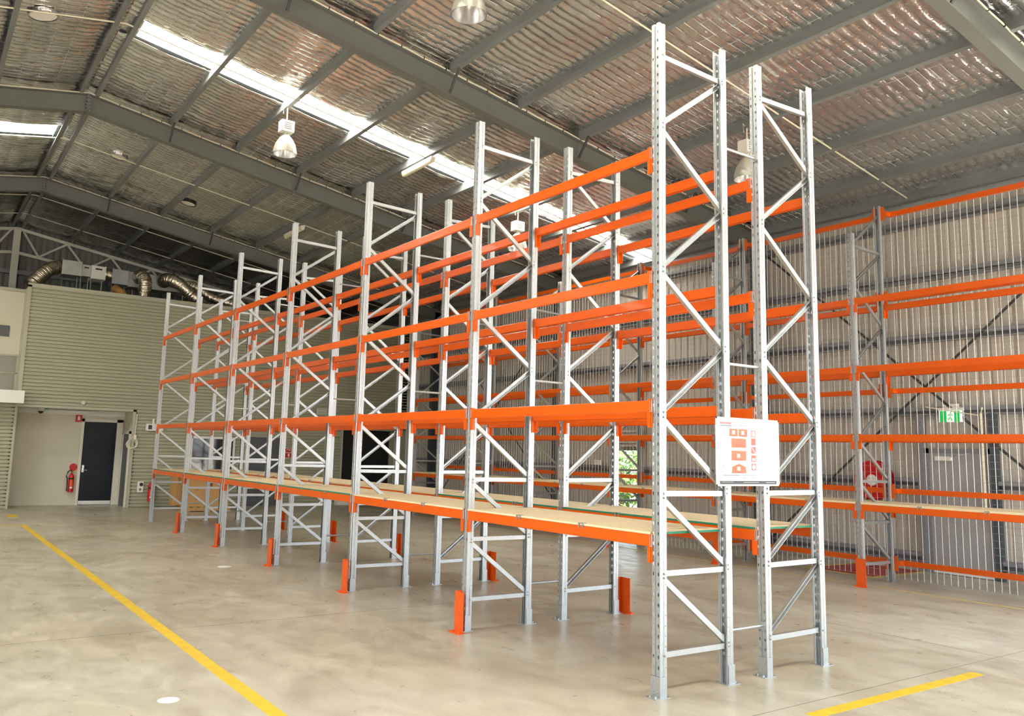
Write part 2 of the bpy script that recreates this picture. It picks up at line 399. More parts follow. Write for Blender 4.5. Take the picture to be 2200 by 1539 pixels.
# rafters -------------------------------------------------------------------
FW, FT, WT, RD = .175, .014, .012, .36
def ibeam(b, p0, p1, depth=RD, fw=FW, mi=0):
    # I beam in plane y = const, top line p0->p1 (x,z)
    (xa, ya, za), (xb, yb, zb) = p0, p1
    for (d0, d1, hw) in ((0, FT, fw/2), (FT, depth-FT, WT/2), (depth-FT, depth, fw/2)):
        b.prism([(-hw, -d1), (hw, -d1), (hw, -d0), (-hw, -d0)], lambda p, t: (xa+(xb-xa)*t, ya+p[0], za+(zb-za)*t+p[1]), 0, 1, mi)
for k, y in enumerate(YR):
    names = ['behind the camera', 'crossing the top right corner above the sign end of the rack', 'crossing above the middle of the orange rack', 'with bolted apex over the far half of the rack', 'farthest, just before the green office wall']
    t = bpy.data.objects.new('rafter', None); COL.objects.link(t); t.location = (XR, y, ZR)
    struct(t, 'dark grey steel roof rafter ' + names[k])
    b = MB(); ibeam(b, (0, 0, 0), (XW-.12-XR, 0, -MS*(XW-.12-XR))); b.build('rafter_beam', 'rafter', t)
    b = MB(); ibeam(b, (0, 0, 0), (XL+.12-XR, 0, -MS*(XR-XL-.12))); b.build('rafter_beam', 'rafter', t)
    b = MB(); b.box(-.02, 0, -FW/2, FW/2, -RD-.02, .02).box(0, .02, -FW/2, FW/2, -RD-.02, .02); b.build('apex_plate', 'rafter', t)
    b = MB()
    for q in range(5):
        for s in (-1, 1):
            z = -.05-.07*q
            b.prism([(.014*math.cos(a*math.pi/3), .014*math.sin(a*math.pi/3)) for a in range(6)], lambda p, tt: (tt, s*.055+p[0], z+p[1]), -.036, .036)
    stuff(b.build('apex_bolts', 'galv', t))
    for x in (-1.018, 1.70, 4.385, 7.10, -4.10):
        zz = rz(x)-ZR
        for s in (-1, 1):
            b = MB(); p0 = Vector((x-XR, s*FW/2*.6, zz-RD+.015)); p1 = Vector((x-XR, s*.38, zz+.06))
            d = (p1-p0); 
            b.prism([(-.02, 0), (.02, 0), (.02, .005), (-.015, .005), (-.015, .035), (-.02, .035)], lambda p, tt: (p0.x+p[0]+.0*tt, p0.y+d.y*tt, p0.z+d.z*tt+p[1]), -.02, 1.03)
            b.build('fly_brace', 'strap', t)
    for x in PX[1:] + [-4.10]:
        zz = rz(x)-ZR
        MB().box(x-XR-.045, x-XR-.036, -.06, .06, zz, zz+.17).build('purlin_cleat', 'rafter', t)
    # conduit clipped along the top flange, camera side
    L = XW-.6-XR
    pts = [(L*q/40, -FW/2-.012, -MS*L*q/40+.008+.006*math.sin(q*2.3)) for q in range(41)]
    MB().tube(pts, .011, 6).build('conduit', 'conduit', t)
    pts = [(-q*.3, -FW/2-.012, -MS*q*.3+.008) for q in range(12)]
    MB().tube(pts, .011, 6).build('conduit', 'conduit', t)
    b = MB()
    for q in range(30):
        x = .15+q*.4
        if x < L: b.box(x, x+.012, -FW/2-.028, -FW/2+.004, -MS*x-.012, -MS*x+.026)
    stuff(b.build('cable_ties', 'black', t))

# ------------------------------------------------------------------ walls
def ribbed(b, a0, a1, z0, z1, fn, pitch=.19, depth=.028, mi=0):
    # vertical ribs; fn(a, out, z) -> 3D
    prof = []; a = a0
    prof.append((a0, 0)); k = math.floor(a0/pitch)
    while True:
        c = (k+1)*pitch; k += 1
        for da, o in ((-.035, 0), (-.02, depth), (.02, depth), (.035, 0)):
            if a0 < c+da < a1: prof.append((c+da, o))
        if c > a1+pitch: break
    prof.append((a1, 0)); i = len(b.v); n = len(prof)
    b.v += [tuple(fn(p[0], p[1], z0)) for p in prof] + [tuple(fn(p[0], p[1], z1)) for p in prof]
    for q in range(n-1): b.f.append((i+q, i+q+1, i+n+q+1, i+n+q)); b.m.append(mi)
DOOR = (9.86, 10.76, 1.93)       # open personnel door in the right wall
zt = rz(XW, .2)
b = MB(); fr = lambda a, o, z: (XW+o, a, z)
ribbed(b, YF, RO[0], 0, zt, fr); ribbed(b, RO[0], RO[1], RH, zt, fr); ribbed(b, RO[1], DOOR[0], 0, zt, fr)
ribbed(b, DOOR[0], DOOR[1], DOOR[2], zt, fr); ribbed(b, DOOR[1], YB, 0, zt, fr)
wall_right = struct(b.build('wall_right', 'cladding'), 'pale beige ribbed steel wall behind the wire mesh')
b = MB()
for (q0, q1) in ((YF, RO[0]), (RO[1], DOOR[0]), (DOOR[1], YB)): b.box(XW-.015, XW+.05, q0, q1, 0, .07)
struct(b.build('baseboard_right', 'cladding'), 'pale base flashing along the foot of the right wall')
b = MB(); fl = lambda a, o, z: (XL-o, a, z); zl = rz(XL, .2)
ya = YF
for (q0, q1) in LO:
    ribbed(b, ya, q0, 0, zl, fl); ribbed(b, q0, q1, LH, zl, fl); ya = q1
ribbed(b, ya, YB, 0, zl, fl)
struct(b.build('wall_left', 'cladding'), 'pale beige ribbed steel side wall')
def gable(name, y, sgn, openings, oh, m, lab):
    b = MB(); cuts = sorted(set([XL, XW, XR] + [v for o in openings for v in o]))
    for a0, a1 in zip(cuts, cuts[1:]):
        op = any(o[0] <= a0 and a1 <= o[1] for o in openings); z0 = oh if op else 0
        n = max(1, int((a1-a0)/.19))
        for q in range(n):
            c0 = a0+(a1-a0)*q/n; c1 = a0+(a1-a0)*(q+1)/n; m1 = c0+(c1-c0)*.66; m2 = c0+(c1-c0)*.76; m3 = c0+(c1-c0)*.9
            pr = [(c0, 0), (m1, 0), (m2, .03), (m3, .03), (c1, 0)]
            for (u0, o0), (u1, o1) in zip(pr, pr[1:]):
                b.face([(u0, y+sgn*o0, z0), (u1, y+sgn*o1, z0), (u1, y+sgn*o1, rz(u1, .2)), (u0, y+sgn*o0, rz(u0, .2))])
    return struct(b.build(name, m), lab)
gable('wall_front', YF, -1, FO, FH, 'cladding', 'ribbed steel gable wall with open roller doors')
wall_back = gable('wall_back', YB, 1, [], 0, 'cladding_dark', 'grey ribbed steel gable wall above the office')
# girts on the right wall
gp = [(0, .02), (0, .004), (.12, .004), (.12, .15), (0, .15), (0, .08), (.004, .08), (.004, .146), (.116, .146), (.116, .008), (.004, .008), (.004, .02)]
def girt(z, ya, yb):
    b = MB(); b.prism(gp, lambda p, t: (XW-.125+p[0], t, z-.075+p[1]), ya, yb)
    return b.build('girt', 'girt', wall_right)
for z in (.24, 1.48):
    girt(z, 3.06, DOOR[0]-.05) if z > 1 else girt(z, 3.06, DOOR[0]-.05)
    girt(z, DOOR[1]+.05, YB-.1); girt(z, RO[1]+.1, 1.84)
for z in (2.69, 3.95, 5.03, 6.02): girt(z, RO[1]+.1, YB-.1)
girt(5.03, YF+.1, RO[1]+.1); girt(6.02, YF+.1, RO[1]+.1)
# eave strip
MB().box(XW-.10, XW-.005, YF, YB, rz(XW)-.10, rz(XW)+.10).build('eave_beam', 'galv_dull', wall_right)
# columns
for k, y in enumerate(YR):
    b = MB(); x0 = XW-.44
    b.box(x0, x0+.014, y-.0875, y+.0875, 0, rz(x0)-.1); b.box(x0+.30, x0+.314, y-.0875, y+.0875, 0, rz(x0+.3)-.1); b.box(x0+.014, x0+.30, y-.006, y+.006, 0, rz(x0)-.1)
    b.box(x0-.05, x0+.36, y-.13, y+.13, 0, .02)
    b.box(x0+.014, x0+.3, y-.085, y+.085, rz(x0)-.47, rz(x0)-.455)
    o = b.build('column', 'column'); struct(o, 'dark steel portal column on the right wall, ' + ORD[k] + ' counted from the camera end')
# wall bracing straps
def strap(name, p0, p1, parent):
    p0, p1 = Vector(p0), Vector(p1); d = (p1-p0); n = Vector((0, -d.z, d.y)).normalized()*.022
    b = MB()
    for (o0, o1) in ((0, .006),):
        v = [p0-n, p0+n, p1+n, p1-n]
        b.face([p for p in v]); b.face([p+Vector((-.006, 0, 0)) for p in v][::-1])
        for q in range(4): w = (q+1) % 4; b.face([v[q], v[w], v[w]+Vector((-.006, 0, 0)), v[q]+Vector((-.006, 0, 0))])
    b.tube([p0*.8+p1*.2, p0*.76+p1*.24], .02, 8)
    b.build(name, 'strap', parent)
for ya, yb in ((6.1, -.1), (18.9, 12.7)):
    strap('brace_strap', (XW-.16, ya, 6.0), (XW-.16, yb, .4), wall_right)
    strap('brace_strap', (XW-.18, ya, .25), (XW-.18, yb, 5.75), wall_right)
# exit door in the right wall
d = bpy.data.objects.new('door_1', None); COL.objects.link(d); d.location = (XW-.06, 2.45, 0); struct(d, 'grey steel exit door in the ribbed wall behind the mesh')
MB().box(-.02, .02, -.47, .47, .02, 1.98).build('door_leaf', 'door_light', d)
b = MB(); b.box(-.04, .03, -.55, -.47, 0, 2.06).box(-.04, .03, .47, .55, 0, 2.06).box(-.04, .03, -.55, .55, 1.98, 2.06); b.build('door_frame', 'girt', d)
b = MB(); b.box(-.07, -.02, .1, .36, 1.86, 1.93); b.build('door_closer', 'white', d)
b = MB(); b.tube([(-.06, .1, 1.92), (-.16, -.05, 1.95), (-.05, -.2, 1.985)], .008, 6); b.build('closer_arm', 'galv', d)
b = MB(); b.box(-.05, -.02, -.42, -.36, .95, 1.1); b.tube([(-.04, -.39, 1.02), (-.08, -.39, 1.02), (-.08, -.28, 1.02)], .01, 6); b.build('door_handle', 'galv', d)
MB().box(-.03, -.02, -.47, .47, .01, .07).build('bottom_strip', 'white_gloss', d)  # white strip across the foot of the door
for yy in (3.05, 1.87): MB().box(XW-.14, XW-.03, yy-.05, yy+.05, 0, 2.64).build('door_post', 'girt' if yy > 2 else 'column', wall_right)
# open personnel doorway
d = bpy.data.objects.new('door_2', None); COL.objects.link(d); d.location = (XW, 10.31, 0); struct(d, 'open doorway in the right wall with trees outside')
b = MB(); b.box(-.06, .05, -.5, -.45, 0, 1.98).box(-.06, .05, .45, .5, 0, 1.98).box(-.06, .05, -.5, .5, 1.93, 1.98); b.build('door_frame', 'girt', d)
MB().box(.05, .95, -.49, -.45, .02, 1.92).build('door_leaf', 'door_light', d)
b = MB(); 
for q in range(5): b.box(-.13, -.05, -.62, .62, 2.02+q*.085, 2.08+q*.085)
b.build('head_panel', 'cladding', d)
# ------------------------------------------------------------------ office block at the far end
OY = 20.85
def hclad(b, x0, x1, z0, z1, y, mi=0):
    # horizontal corrugated sheet facing -y; narrow grooves
    P = .098; z = z0; pts = [(z0, 0)]
    k = math.ceil(z0/P)
    while k*P < z1:
        c = k*P
        for dz, o, g in ((-.018, 0, 0), (-.010, .030, 1), (.010, .030, 1), (.018, 0, 0)):
            if z0 < c+dz < z1: pts.append((c+dz, o))
        k += 1
    pts.append((z1, 0))
    for (za, oa), (zb, ob) in zip(pts, pts[1:]):
        b.face([(x0, y+oa, za), (x1, y+oa, za), (x1, y+ob, zb), (x0, y+ob, zb)], mi)
OT = 5.98; AX0, AX1 = -2.46, .47
b = MB()
hclad(b, AX0, AX1, 2.71, OT, OY); hclad(b, AX1, 6.93, 0, OT, OY); hclad(b, 6.93, 9.46, 2.42, OT, OY); hclad(b, -6.5, AX0, 0, 2.74, OY)
b.box(9.0, XW-.02, OY, OY+.1, 0, OT)
b.face([(AX0, OY, OT), (XW, OY, OT), (XW, YB, OT), (AX0, YB, OT)])      # deck on top
b.face([(AX0, OY, 2.71), (AX1, OY, 2.71), (AX1, 22.1, 2.71), (AX0, 22.1, 2.71)])
b.box(6.93, 6.98, OY, 24.5, 0, 2.42); b.box(6.93, 9.5, 24.5, 24.6, 0, 2.5); b.box(6.93, 9.5, OY+.01, 24.6, 2.42, 2.5)
wo_ = struct(b.build('wall_office', 'office'), 'olive grey horizontally corrugated office wall')
b = MB()
b.box(AX0-.05, XW, OY-.03, OY+.03, OT-.06, OT+.05); b.box(AX0-.05, AX0+.05, OY-.03, OY+.05, 2.74, OT)
b.box(AX1-.03, AX1+.05, OY-.025, OY+.03, 0, 2.74); b.box(AX0, AX1+.05, OY-.025, OY+.03, 2.68, 2.75); b.box(AX0-.06, AX0+.0, OY-.025, OY+.03, 0, 2.72); b.box(6.90, 6.97, OY-.02, OY+.03, 0, 2.44)
b.build('corner_trim', 'office_trim', wo_)
# alcove
b = MB(); b.box(AX0, AX1, 22.1, 22.2, 0, 2.71); b.box(AX1, AX1+.1, OY+.03, 22.1, 0, 2.71); b.box(AX0-.1, AX0, OY+.03, 22.1, 0, 2.71)
b.box(AX0, AX1, OY+.05, 22.1, 2.70, 2.71)
struct(b.build('wall_alcove', 'plaster'), 'off white plastered entrance alcove of the office')
MB().box(AX0, AX1, 22.07, 22.1, 2.56, 2.70).build('bulkhead_trim', 'white', bpy.data.objects['wall_alcove'])
# alcove entrance door
d = bpy.data.objects.new('door_3', None); COL.objects.link(d); d.location = (-.17, 22.1, 0); struct(d, 'dark navy office door in a white frame')
MB().box(-.43, .43, -.05, -.005, .10, 2.37).build('door_leaf', 'door_navy', d)
MB().box(-.43, .43, -.06, -.004, .02, .12).build('kick_plate', 'white_gloss', d)
b = MB(); b.box(-.52, -.44, -.07, 0, 0, 2.46).box(.44, .60, -.07, 0, 0, 2.46).box(-.52, .60, -.07, 0, 2.38, 2.46); b.build('door_frame', 'frame_white', d)
b = MB(); b.box(-.41, -.35, -.062, -.05, .93, 1.13); b.build('lock_plate', 'clip', d)
b = MB(); b.tube([(-.38, -.06, .99), (-.38, -.1, .99), (-.27, -.1, .99)], .012, 6); b.build('door_handle', 'clip', d)
# side door in the alcove
d = bpy.data.objects.new('door_4', None); COL.objects.link(d); d.location = (AX1, 21.45, 0); struct(d, 'narrow framed side door in the alcove beside the coiled cable')
MB().box(-.03, 0, -.4, .4, 0, 2.05).build('door_leaf', 'door_grey', d)
b = MB(); b.box(-.06, 0, -.48, -.4, 0, 2.13).box(-.06, 0, .4, .48, 0, 2.13).box(-.06, 0, -.48, .48, 2.05, 2.13); b.build('door_frame', 'frame_white', d)
# second office door (dark grey) and window
d = bpy.data.objects.new('door_5', None); COL.objects.link(d); d.location = (4.33, OY, 0); struct(d, 'dark grey flush door in the corrugated office wall')
MB().box(-.45, .45, -.05, -.01, .01, 2.02).build('door_leaf', 'door_grey', d)
b = MB(); b.box(-.5, -.45, -.06, 0, 0, 2.07).box(.45, .5, -.06, 0, 0, 2.07).box(-.5, .5, -.06, 0, 2.02, 2.07); b.build('door_frame', 'door_grey', d)
b = MB(); b.tube([(.38, -.05, 1.0), (.38, -.1, 1.0), (.28, -.1, 1.0)], .012, 6); b.build('door_handle', 'clip', d)
d = bpy.data.objects.new('window_3', None); COL.objects.link(d); d.location = (2.75, OY, .98); struct(d, 'white framed office window reflecting the racking')
MB().box(-.6, .6, -.03, -.015, .05, 1.0).build('pane', 'glass_dark', d)
b = MB(); b.box(-.66, -.6, -.06, 0, 0, 1.07).box(.6, .66, -.06, 0, 0, 1.07).box(-.66, .66, -.06, 0, 1.0, 1.07).box(-.66, .66, -.06, 0, 0, .06).box(-.02, .02, -.045, -.012, .06, 1.0); b.build('window_frame', 'white', d)
# dark opening: dark grey door leaf pushed back inside
d = bpy.data.objects.new('door_6', None); COL.objects.link(d); d.location = (8.2, OY+.35, 0); struct(d, 'wide dark charcoal sliding door at the office end by the wall rack')
MB().box(-1.22, .62, -.03, .03, .02, 2.4).build('door_leaf', 'dark', d)
MB().box(.66, 1.28, -.03, .03, .02, 2.4).build('side_panel', 'office', d)
# upper left recess: cream wall, window band, bulkhead
b = MB(); b.box(-8, AX0, 21.8, 21.9, 4.12, 5.93); b.box(AX0-.02, AX0+.02, OY+.03, 21.8, 2.74, OT-.02)
struct(b.build('wall_upper', 'cream'), 'cream painted upper wall at the left edge')
MB().box(-8, AX0, 21.75, 21.82, 5.90, 5.98).build('capping', 'office_trim', bpy.data.objects['wall_upper'])
d = bpy.data.objects.new('window_4', None); COL.objects.link(d); d.location = (-3.0, 21.75, 3.1); struct(d, 'grey glazed band below the cream wall at the left edge')
MB().box(-4.5, .50, 0, .02, .05, .98).build('pane', 'glass_grey', d)
b = MB(); b.box(-4.5, .52, -.02, .03, 0, .05).box(-4.5, .52, -.02, .03, .98, 1.03).box(-4.5, .52, -.02, .03, .50, .53).box(.48, .52, -.02, .03, 0, 1.0); b.build('window_frame', 'office_trim', d)
b = MB(); b.box(-6.5, -2.38, 20.3, 21.75, 2.75, 3.08); struct(b.build('trim_1', 'white'), 'white boxed bulkhead under the glazed band')
# truss and post against the back gable
t = thing('gable_truss', 'white steel gable truss against the far grey wall above the office', 'truss', (XR, 25.15, 6.0))
def bar(p0, p1, w=.09, h=.09):
    p0, p1 = Vector(p0), Vector(p1); dd = (p1-p0).normalized(); n = Vector((-dd.z, 0, dd.x))*h/2; yv = Vector((0, w/2, 0)); b = MB()
    a = [p0-n-yv, p0+n-yv, p0+n+yv, p0-n+yv]; c_ = [p1-n-yv, p1+n-yv, p1+n+yv, p1-n+yv]
    b.face(a); b.face(c_[::-1])
    for q in range(4): b.face([a[q], c_[q], c_[(q+1) % 4], a[(q+1) % 4]])
    return b
TC = lambda x: 2.42-MS*abs(x); BC = lambda x: 1.66-.14*abs(x)
for s in (1, -1):
    bar((0, 0, TC(0)), (s*8, 0, TC(8))).build('top_chord', 'frame_white', t)
    bar((0, 0, BC(0)), (s*8, 0, BC(8))).build('bottom_chord', 'frame_white', t)
    for q, (xa, xb) in enumerate([(0.17, .66), (1.45, .66), (1.45, 2.05), (2.8, 2.05), (2.8, 3.4), (4.1, 3.4), (4.1, 4.7), (5.4, 4.7), (5.4, 6.0), (6.7, 6.0)]):
        bar((s*xa, 0, TC(xa)-.03), (s*xb, 0, BC(xb)+.03), .06, .06).build('web_member', 'frame_white', t)
tag(MB().box(XR-.1, XR+.1, 24.98, 25.08, OT, 8.38).build('gable_post', 'frame_white'), 'white steel post under the roof ridge on the far gable', 'post')
for z in (7.05,): MB().box(XL, XW, 25.2, 25.35, z-.07, z+.07).build('girt', 'girt', wall_back)

# ------------------------------------------------------------------ pallet racking
PW, PE, PD, PP, PH = .086, .072, .838, 2.68, 5.404    # post width (y), depth (x), frame depth, bay pitch, height
GAP = .426
def post_mesh(H, name='post'):
    b = MB()
    # perforated strips on the front face (x = 0): y ranges, and side flanges
    def strip(fn, s0, s1, hw, hh, pitch, z_off, mi=0):
        z = 0.0; n = int((H-z_off)//pitch); zc = [z_off+pitch*(q+.5) for q in range(n)]
        prev = 0.0; sc = (s0+s1)/2
        for c_ in zc:
            za, zb = c_-pitch/2, c_+pitch/2
            if c_ is zc[0]: b.face([fn(s0, 0), fn(s1, 0), fn(s1, za), fn(s0, za)], mi)
            h = [(sc-hw*.55, c_-hh), (sc+hw*.55, c_-hh), (sc+hw, c_+hh*.5), (sc+hw*.4, c_+hh), (sc-hw*.4, c_+hh), (sc-hw, c_+hh*.5)]
            P = [fn(*p) for p in h]; A, B_, C_, D_ = fn(s0, za), fn(s1, za), fn(s1, zb), fn(s0, zb)
            b.face([A, B_, P[1], P[0]], mi); b.face([B_, C_, P[3], P[2], P[1]], mi); b.face([C_, D_, P[4], P[3]], mi); b.face([D_, A, P[0], P[5], P[4]], mi)
        b.face([fn(s0, zb), fn(s1, zb), fn(s1, H), fn(s0, H)], mi)
    def flat(p0, p1): b.face([(p0[0], p0[1], 0), (p1[0], p1[1], 0), (p1[0], p1[1], H), (p0[0], p0[1], H)])
    strip(lambda s, z: (0, s, z), .002, .032, .0075, .013, .0762, .03)
    strip(lambda s, z: (0, s, z), PW-.032, PW-.002, .0075, .013, .0762, .03)
    flat((0, .032), (.010, .036)); flat((.010, .036), (.010, PW-.036)); flat((.010, PW-.036), (0, PW-.032))
    for s in (0, 1):
        Y = lambda v: v if s == 0 else PW-v
        flat((0, Y(.002)), (.002, Y(0))); flat((.002, Y(0)), (.026, Y(0))); flat((.026, Y(0)), (.031, Y(.006))); flat((.031, Y(.006)), (.044, Y(.006)))
        flat((.044, Y(.006)), (.048, Y(0)))
        strip((lambda yy: (lambda q, z: (q, yy, z)))(Y(0)), .048, PE, .0035, .0045, .0762, .03)
        flat((PE, Y(0)), (PE, Y(.016)))
    return b.mesh(name, 'galv')
POST = post_mesh(PH); POSTW = post_mesh(5.32); POSTWB = post_mesh(5.90)
def foot_mesh():
    b = MB(); t = .004; H = .155
    b.box(-t-.004, -.004, -.006, PW+.006, 0, H).box(-.004, PE*.9, -.006-t+.004, -.002, 0, H).box(-.004, PE*.9, PW+.002, PW+.006, 0, H)
    for yy in (.02, PW-.02):
        for z in (.045, .115): b.prism([(.007*math.cos(a*math.pi/3), .007*math.sin(a*math.pi/3)) for a in range(6)], lambda p, q: (q, yy+p[0], z+p[1]), -.014, -.006)
    return b.mesh('foot_bracket', 'galv')
FOOT = foot_mesh()
bp_ = MB(); bp_.box(-.058, PE+.02, -.018, PW+.018, 0, .006)
for (xx, yy) in ((-.035, .015), (-.035, PW-.015)): bp_.prism([(.009*math.cos(a*math.pi/3), .009*math.sin(a*math.pi/3)) for a in range(6)], lambda p, q: (xx+p[0], yy+p[1], q), .006, .02)
BASE = bp_.mesh('base_plate', 'galv')
BR_C = {}
def brace_mesh(p0, p1, open_cam):
    key = (round(p0[0], 3), round(p0[1], 3), round(p1[0], 3), round(p1[1], 3), open_cam)
    if key in BR_C: return BR_C[key]
    (xa, za), (xb, zb) = p0, p1; L = math.hypot(xb-xa, zb-za); dx, dz = (xb-xa)/L, (zb-za)/L
    h = .021; y0, y1, t = .024, .056, .003
    if open_cam: pr = [(-h, y0), (-h, y1), (h, y1), (h, y0), (h-t, y0), (h-t, y1-t), (-h+t, y1-t), (-h+t, y0)]
    else: pr = [(-h, y1), (-h, y0), (h, y0), (h, y1), (h-t, y1), (h-t, y0+t), (-h+t, y0+t), (-h+t, y1)]
    b = MB(); b.prism(pr, lambda p, q: (xa+dx*q-dz*p[0], p[1], za+dz*q+dx*p[0]), -.012, L+.012)
    BR_C[key] = b.mesh('brace', 'galv'); return BR_C[key]
BOLT = MB(); BOLT.prism([(.008*math.cos(a*math.pi/3), .008*math.sin(a*math.pi/3)) for a in range(6)], lambda p, q: (p[0], q, p[1]), -.007, .004)
BOLT = BOLT.mesh('bolt', 'galv_dull')
FN = [.305, .908, 1.512, 2.128, 3.30, 4.515, 5.13]; BN = [.30, .908, 1.52, 2.715, 3.92, 5.105]
def rack_frame(x, y, label, group, mirror=False, mf=POST, mb=POST, extra=False, bolts=False, depth=PD):
    t = thing('upright_frame', label, 'rack frame', (x, y, 0), group)
    X = (lambda v: depth-v) if mirror else (lambda v: v)
    for m_, at_front in ((mf, True), (mb, False)):
        front = at_front != mirror                     # faces -x
        loc = (0, 0, 0) if front else (depth, 0, 0)
        sc = (1, 1, 1) if front else (-1, 1, 1)
        p = obj('post', m_, t, loc, scale=sc)
        obj('foot_bracket', FOOT, p); obj('base_plate', BASE, p)
    xi, xo = PE-.022, depth-PE+.022
    def br(fa, za, fb, zb):
        xa = X(xi if fa == 'F' else xo); xb = X(xi if fb == 'F' else xo)
        if xa > xb: xa, xb, za, zb = xb, xa, zb, za
        horizontal = abs(za-zb) < .1
        obj('brace', brace_mesh((xa, za), (xb, zb), (zb > za) and not horizontal), t)
        if bolts:
            for xx, zz in ((xa, za), (xb, zb)): obj('bolt', BOLT, t, (xx, 0, zz))
    for z in (.305, .908, 1.515): br('F', z, 'B', z-.004)
    br('F', FN[6], 'B', BN[5])
    br('B', BN[0]+.03, 'F', FN[1]-.03); br('B', BN[1]+.03, 'F', FN[2]-.03); br('B', BN[2]+.03, 'F', FN[3]-.02)
    br('F', FN[3]+.02, 'B', BN[3]-.02); br('B', BN[3]+.02, 'F', FN[4]-.02); br('F', FN[4]+.02, 'B', BN[4]-.02)
    br('B', BN[4]+.02, 'F', FN[5]-.02); br('F', FN[5]+.02, 'B', BN[5]-.03)
    if extra: br('F', FN[6]+.03, 'B', 5.72)
    return t
def beam_profile(h=.095, d=.044):
    c_ = .006
    return [(-d/2+c_, -h), (-d/2+c_*2, -h), (-d/2+c_*2, -h+.006), (d/2-.004, -h+.006), (d/2, -h+.01), (d/2, -.004), (d/2-.004, 0), (-d/2+c_, 0), (-d/2, -c_), (-d/2, -h+c_)]
BL = PP-PW-.012
def beam_mesh(L, h=.095, d=.044, m='orange'):
    b = MB(); b.prism(beam_profile(h, d), lambda p, q: (p[0], q, p[1]), -L/2, L/2); return b.mesh('beam_body', m)
BEAM = beam_mesh(BL)
# connector at the +y end of a beam (origin: beam end centre line, top of beam); mirrored for the other end
b = MB(); b.box(-.019, -.015, -.036, .020, -.215, .012); b.box(-.019, .03, .001, .005, -.215, .012)
for z in (-.20, -.125): b.box(-.021, -.0185, -.02, -.012, z-.006, z+.006)
CONN = b.mesh('connector', 'orange')
b = MB(); b.box(-.026, -.020, -.002, .004, -.085, .004); b.box(-.026, -.020, .012, .018, -.085, .004); b.box(-.026, -.020, -.002, .018, -.092, -.085)
CLIP = b.mesh('safety_clip', 'clip')
def rack_beam(x, yc, z, side, label, group, name='rack_beam', clip=True):
    # side -1: faces -x, +1: faces +x
    t = thing(name, label, 'beam', (x, yc, z), group)
    obj('beam_body', BEAM, t, scale=(-side, 1, 1))
    for e in (1, -1):
        cn = obj('connector', CONN, t, (0, e*BL/2, 0), scale=(-side, e, 1))
        if clip: obj('safety_clip', CLIP, cn)
    return t
LV = [1.200, 2.241, 3.280, 4.327]; LVN = ['lowest decked level', 'second level', 'third level', 'top level']
CLIPD = MB()
CLIPD.box(-.03, -.02, -.032, -.02, -.02, .022).box(-.03, -.02, .02, .032, -.02, .022).box(-.03, .02, -.032, .032, .018, .022)
CLIPD = CLIPD.mesh('deck_clip', 'galv_dull')
def deck(x0, y0, y1, front_green, back_green, rowname, bay, end_green, dep=PD, T=.018, z=None, edge='board_edge'):
    z = LV[0] if z is None else z
    W3 = (y1+.0-y0)/3
    for q in range(3):
        ya = y0+.062 if q == 0 else y0+W3*q+.0015+.012
        yb = y1+.020 if q == 2 else y0+W3*(q+1)-.0015+.012
        xa, xb, na, nb = -.012, dep+.012, PE+.012, dep-PE-.012
        if q == 0: pts = [(na, ya), (nb, ya), (nb, y0+PW+.003), (xb, y0+PW+.003), (xb, yb), (xa, yb), (xa, y0+PW+.003), (na, y0+PW+.003)]
        elif q == 2: pts = [(xa, ya), (xb, ya), (xb, y1-.003), (nb, y1-.003), (nb, yb), (na, yb), (na, y1-.003), (xa, y1-.003)]
        else: pts = [(xa, ya), (xb, ya), (xb, yb), (xa, yb)]
        b = MB(); n = len(pts)
        b.face([(p[0], p[1]-ya, T) for p in pts], 0); b.face([(p[0], p[1]-ya, 0) for p in pts][::-1], 0)
        for k in range(n):
            p, r = pts[k], pts[(k+1) % n]
            frontedge = abs(p[0]-xa) < 1e-6 and abs(r[0]-xa) < 1e-6; nearend = (q == 0 and abs(p[1]-ya) < 1e-6 and abs(r[1]-ya) < 1e-6)
            mi = 2 if ((frontedge and front_green) or (nearend and end_green)) else 1
            b.face([(p[0], p[1]-ya, 0), (r[0], r[1]-ya, 0), (r[0], r[1]-ya, T), (p[0], p[1]-ya, T)], mi)
        pos = ['nearest', 'middle', 'farthest'][q]
        o = b.build('deck_panel', ['board', edge, 'board_green'], None, (x0, ya, z))
        tag(o, 'tan particleboard shelf panel in %s, %s bay, %s of three' % (rowname, bay, pos), 'shelf panel', 'particleboard panels on the lowest rack level')
        if q < 2: obj('deck_clip', CLIPD, o, (xa+.02, yb-ya, .0))
# the double row
ROWS = [('front row', 0.0, False), ('rear row', PD+GAP, True)]
for rn, x0, mir in ROWS:
    for i in range(7):
        pos = 'nearest, at the sign end' if i == 0 else ('far end one' if i == 6 else ORD[i]+' from the sign end')
        rack_frame(x0, i*PP, 'galvanised upright rack frame in the %s, %s' % (rn, pos), 'upright frames of the double rack row', mir, bolts=(i < 2))
    for i in range(6):
        yc = i*PP + PW + (PP-PW)/2
        for k, z in enumerate(LV):
            for side, xx, sn in ((-1, .011, 'left face'), (1, PD-.011, 'right face')):
                rack_beam(x0+xx, yc, z, side, 'orange beam, %s %s, %s, %s bay from sign' % (rn, sn, LVN[k], ORD[i]), 'orange beams of the double rack row')
        deck(x0, i*PP, (i+1)*PP, (i >= 2) if rn == 'front row' else (i < 2), False, 'the '+rn, ORD[i], i == 0)
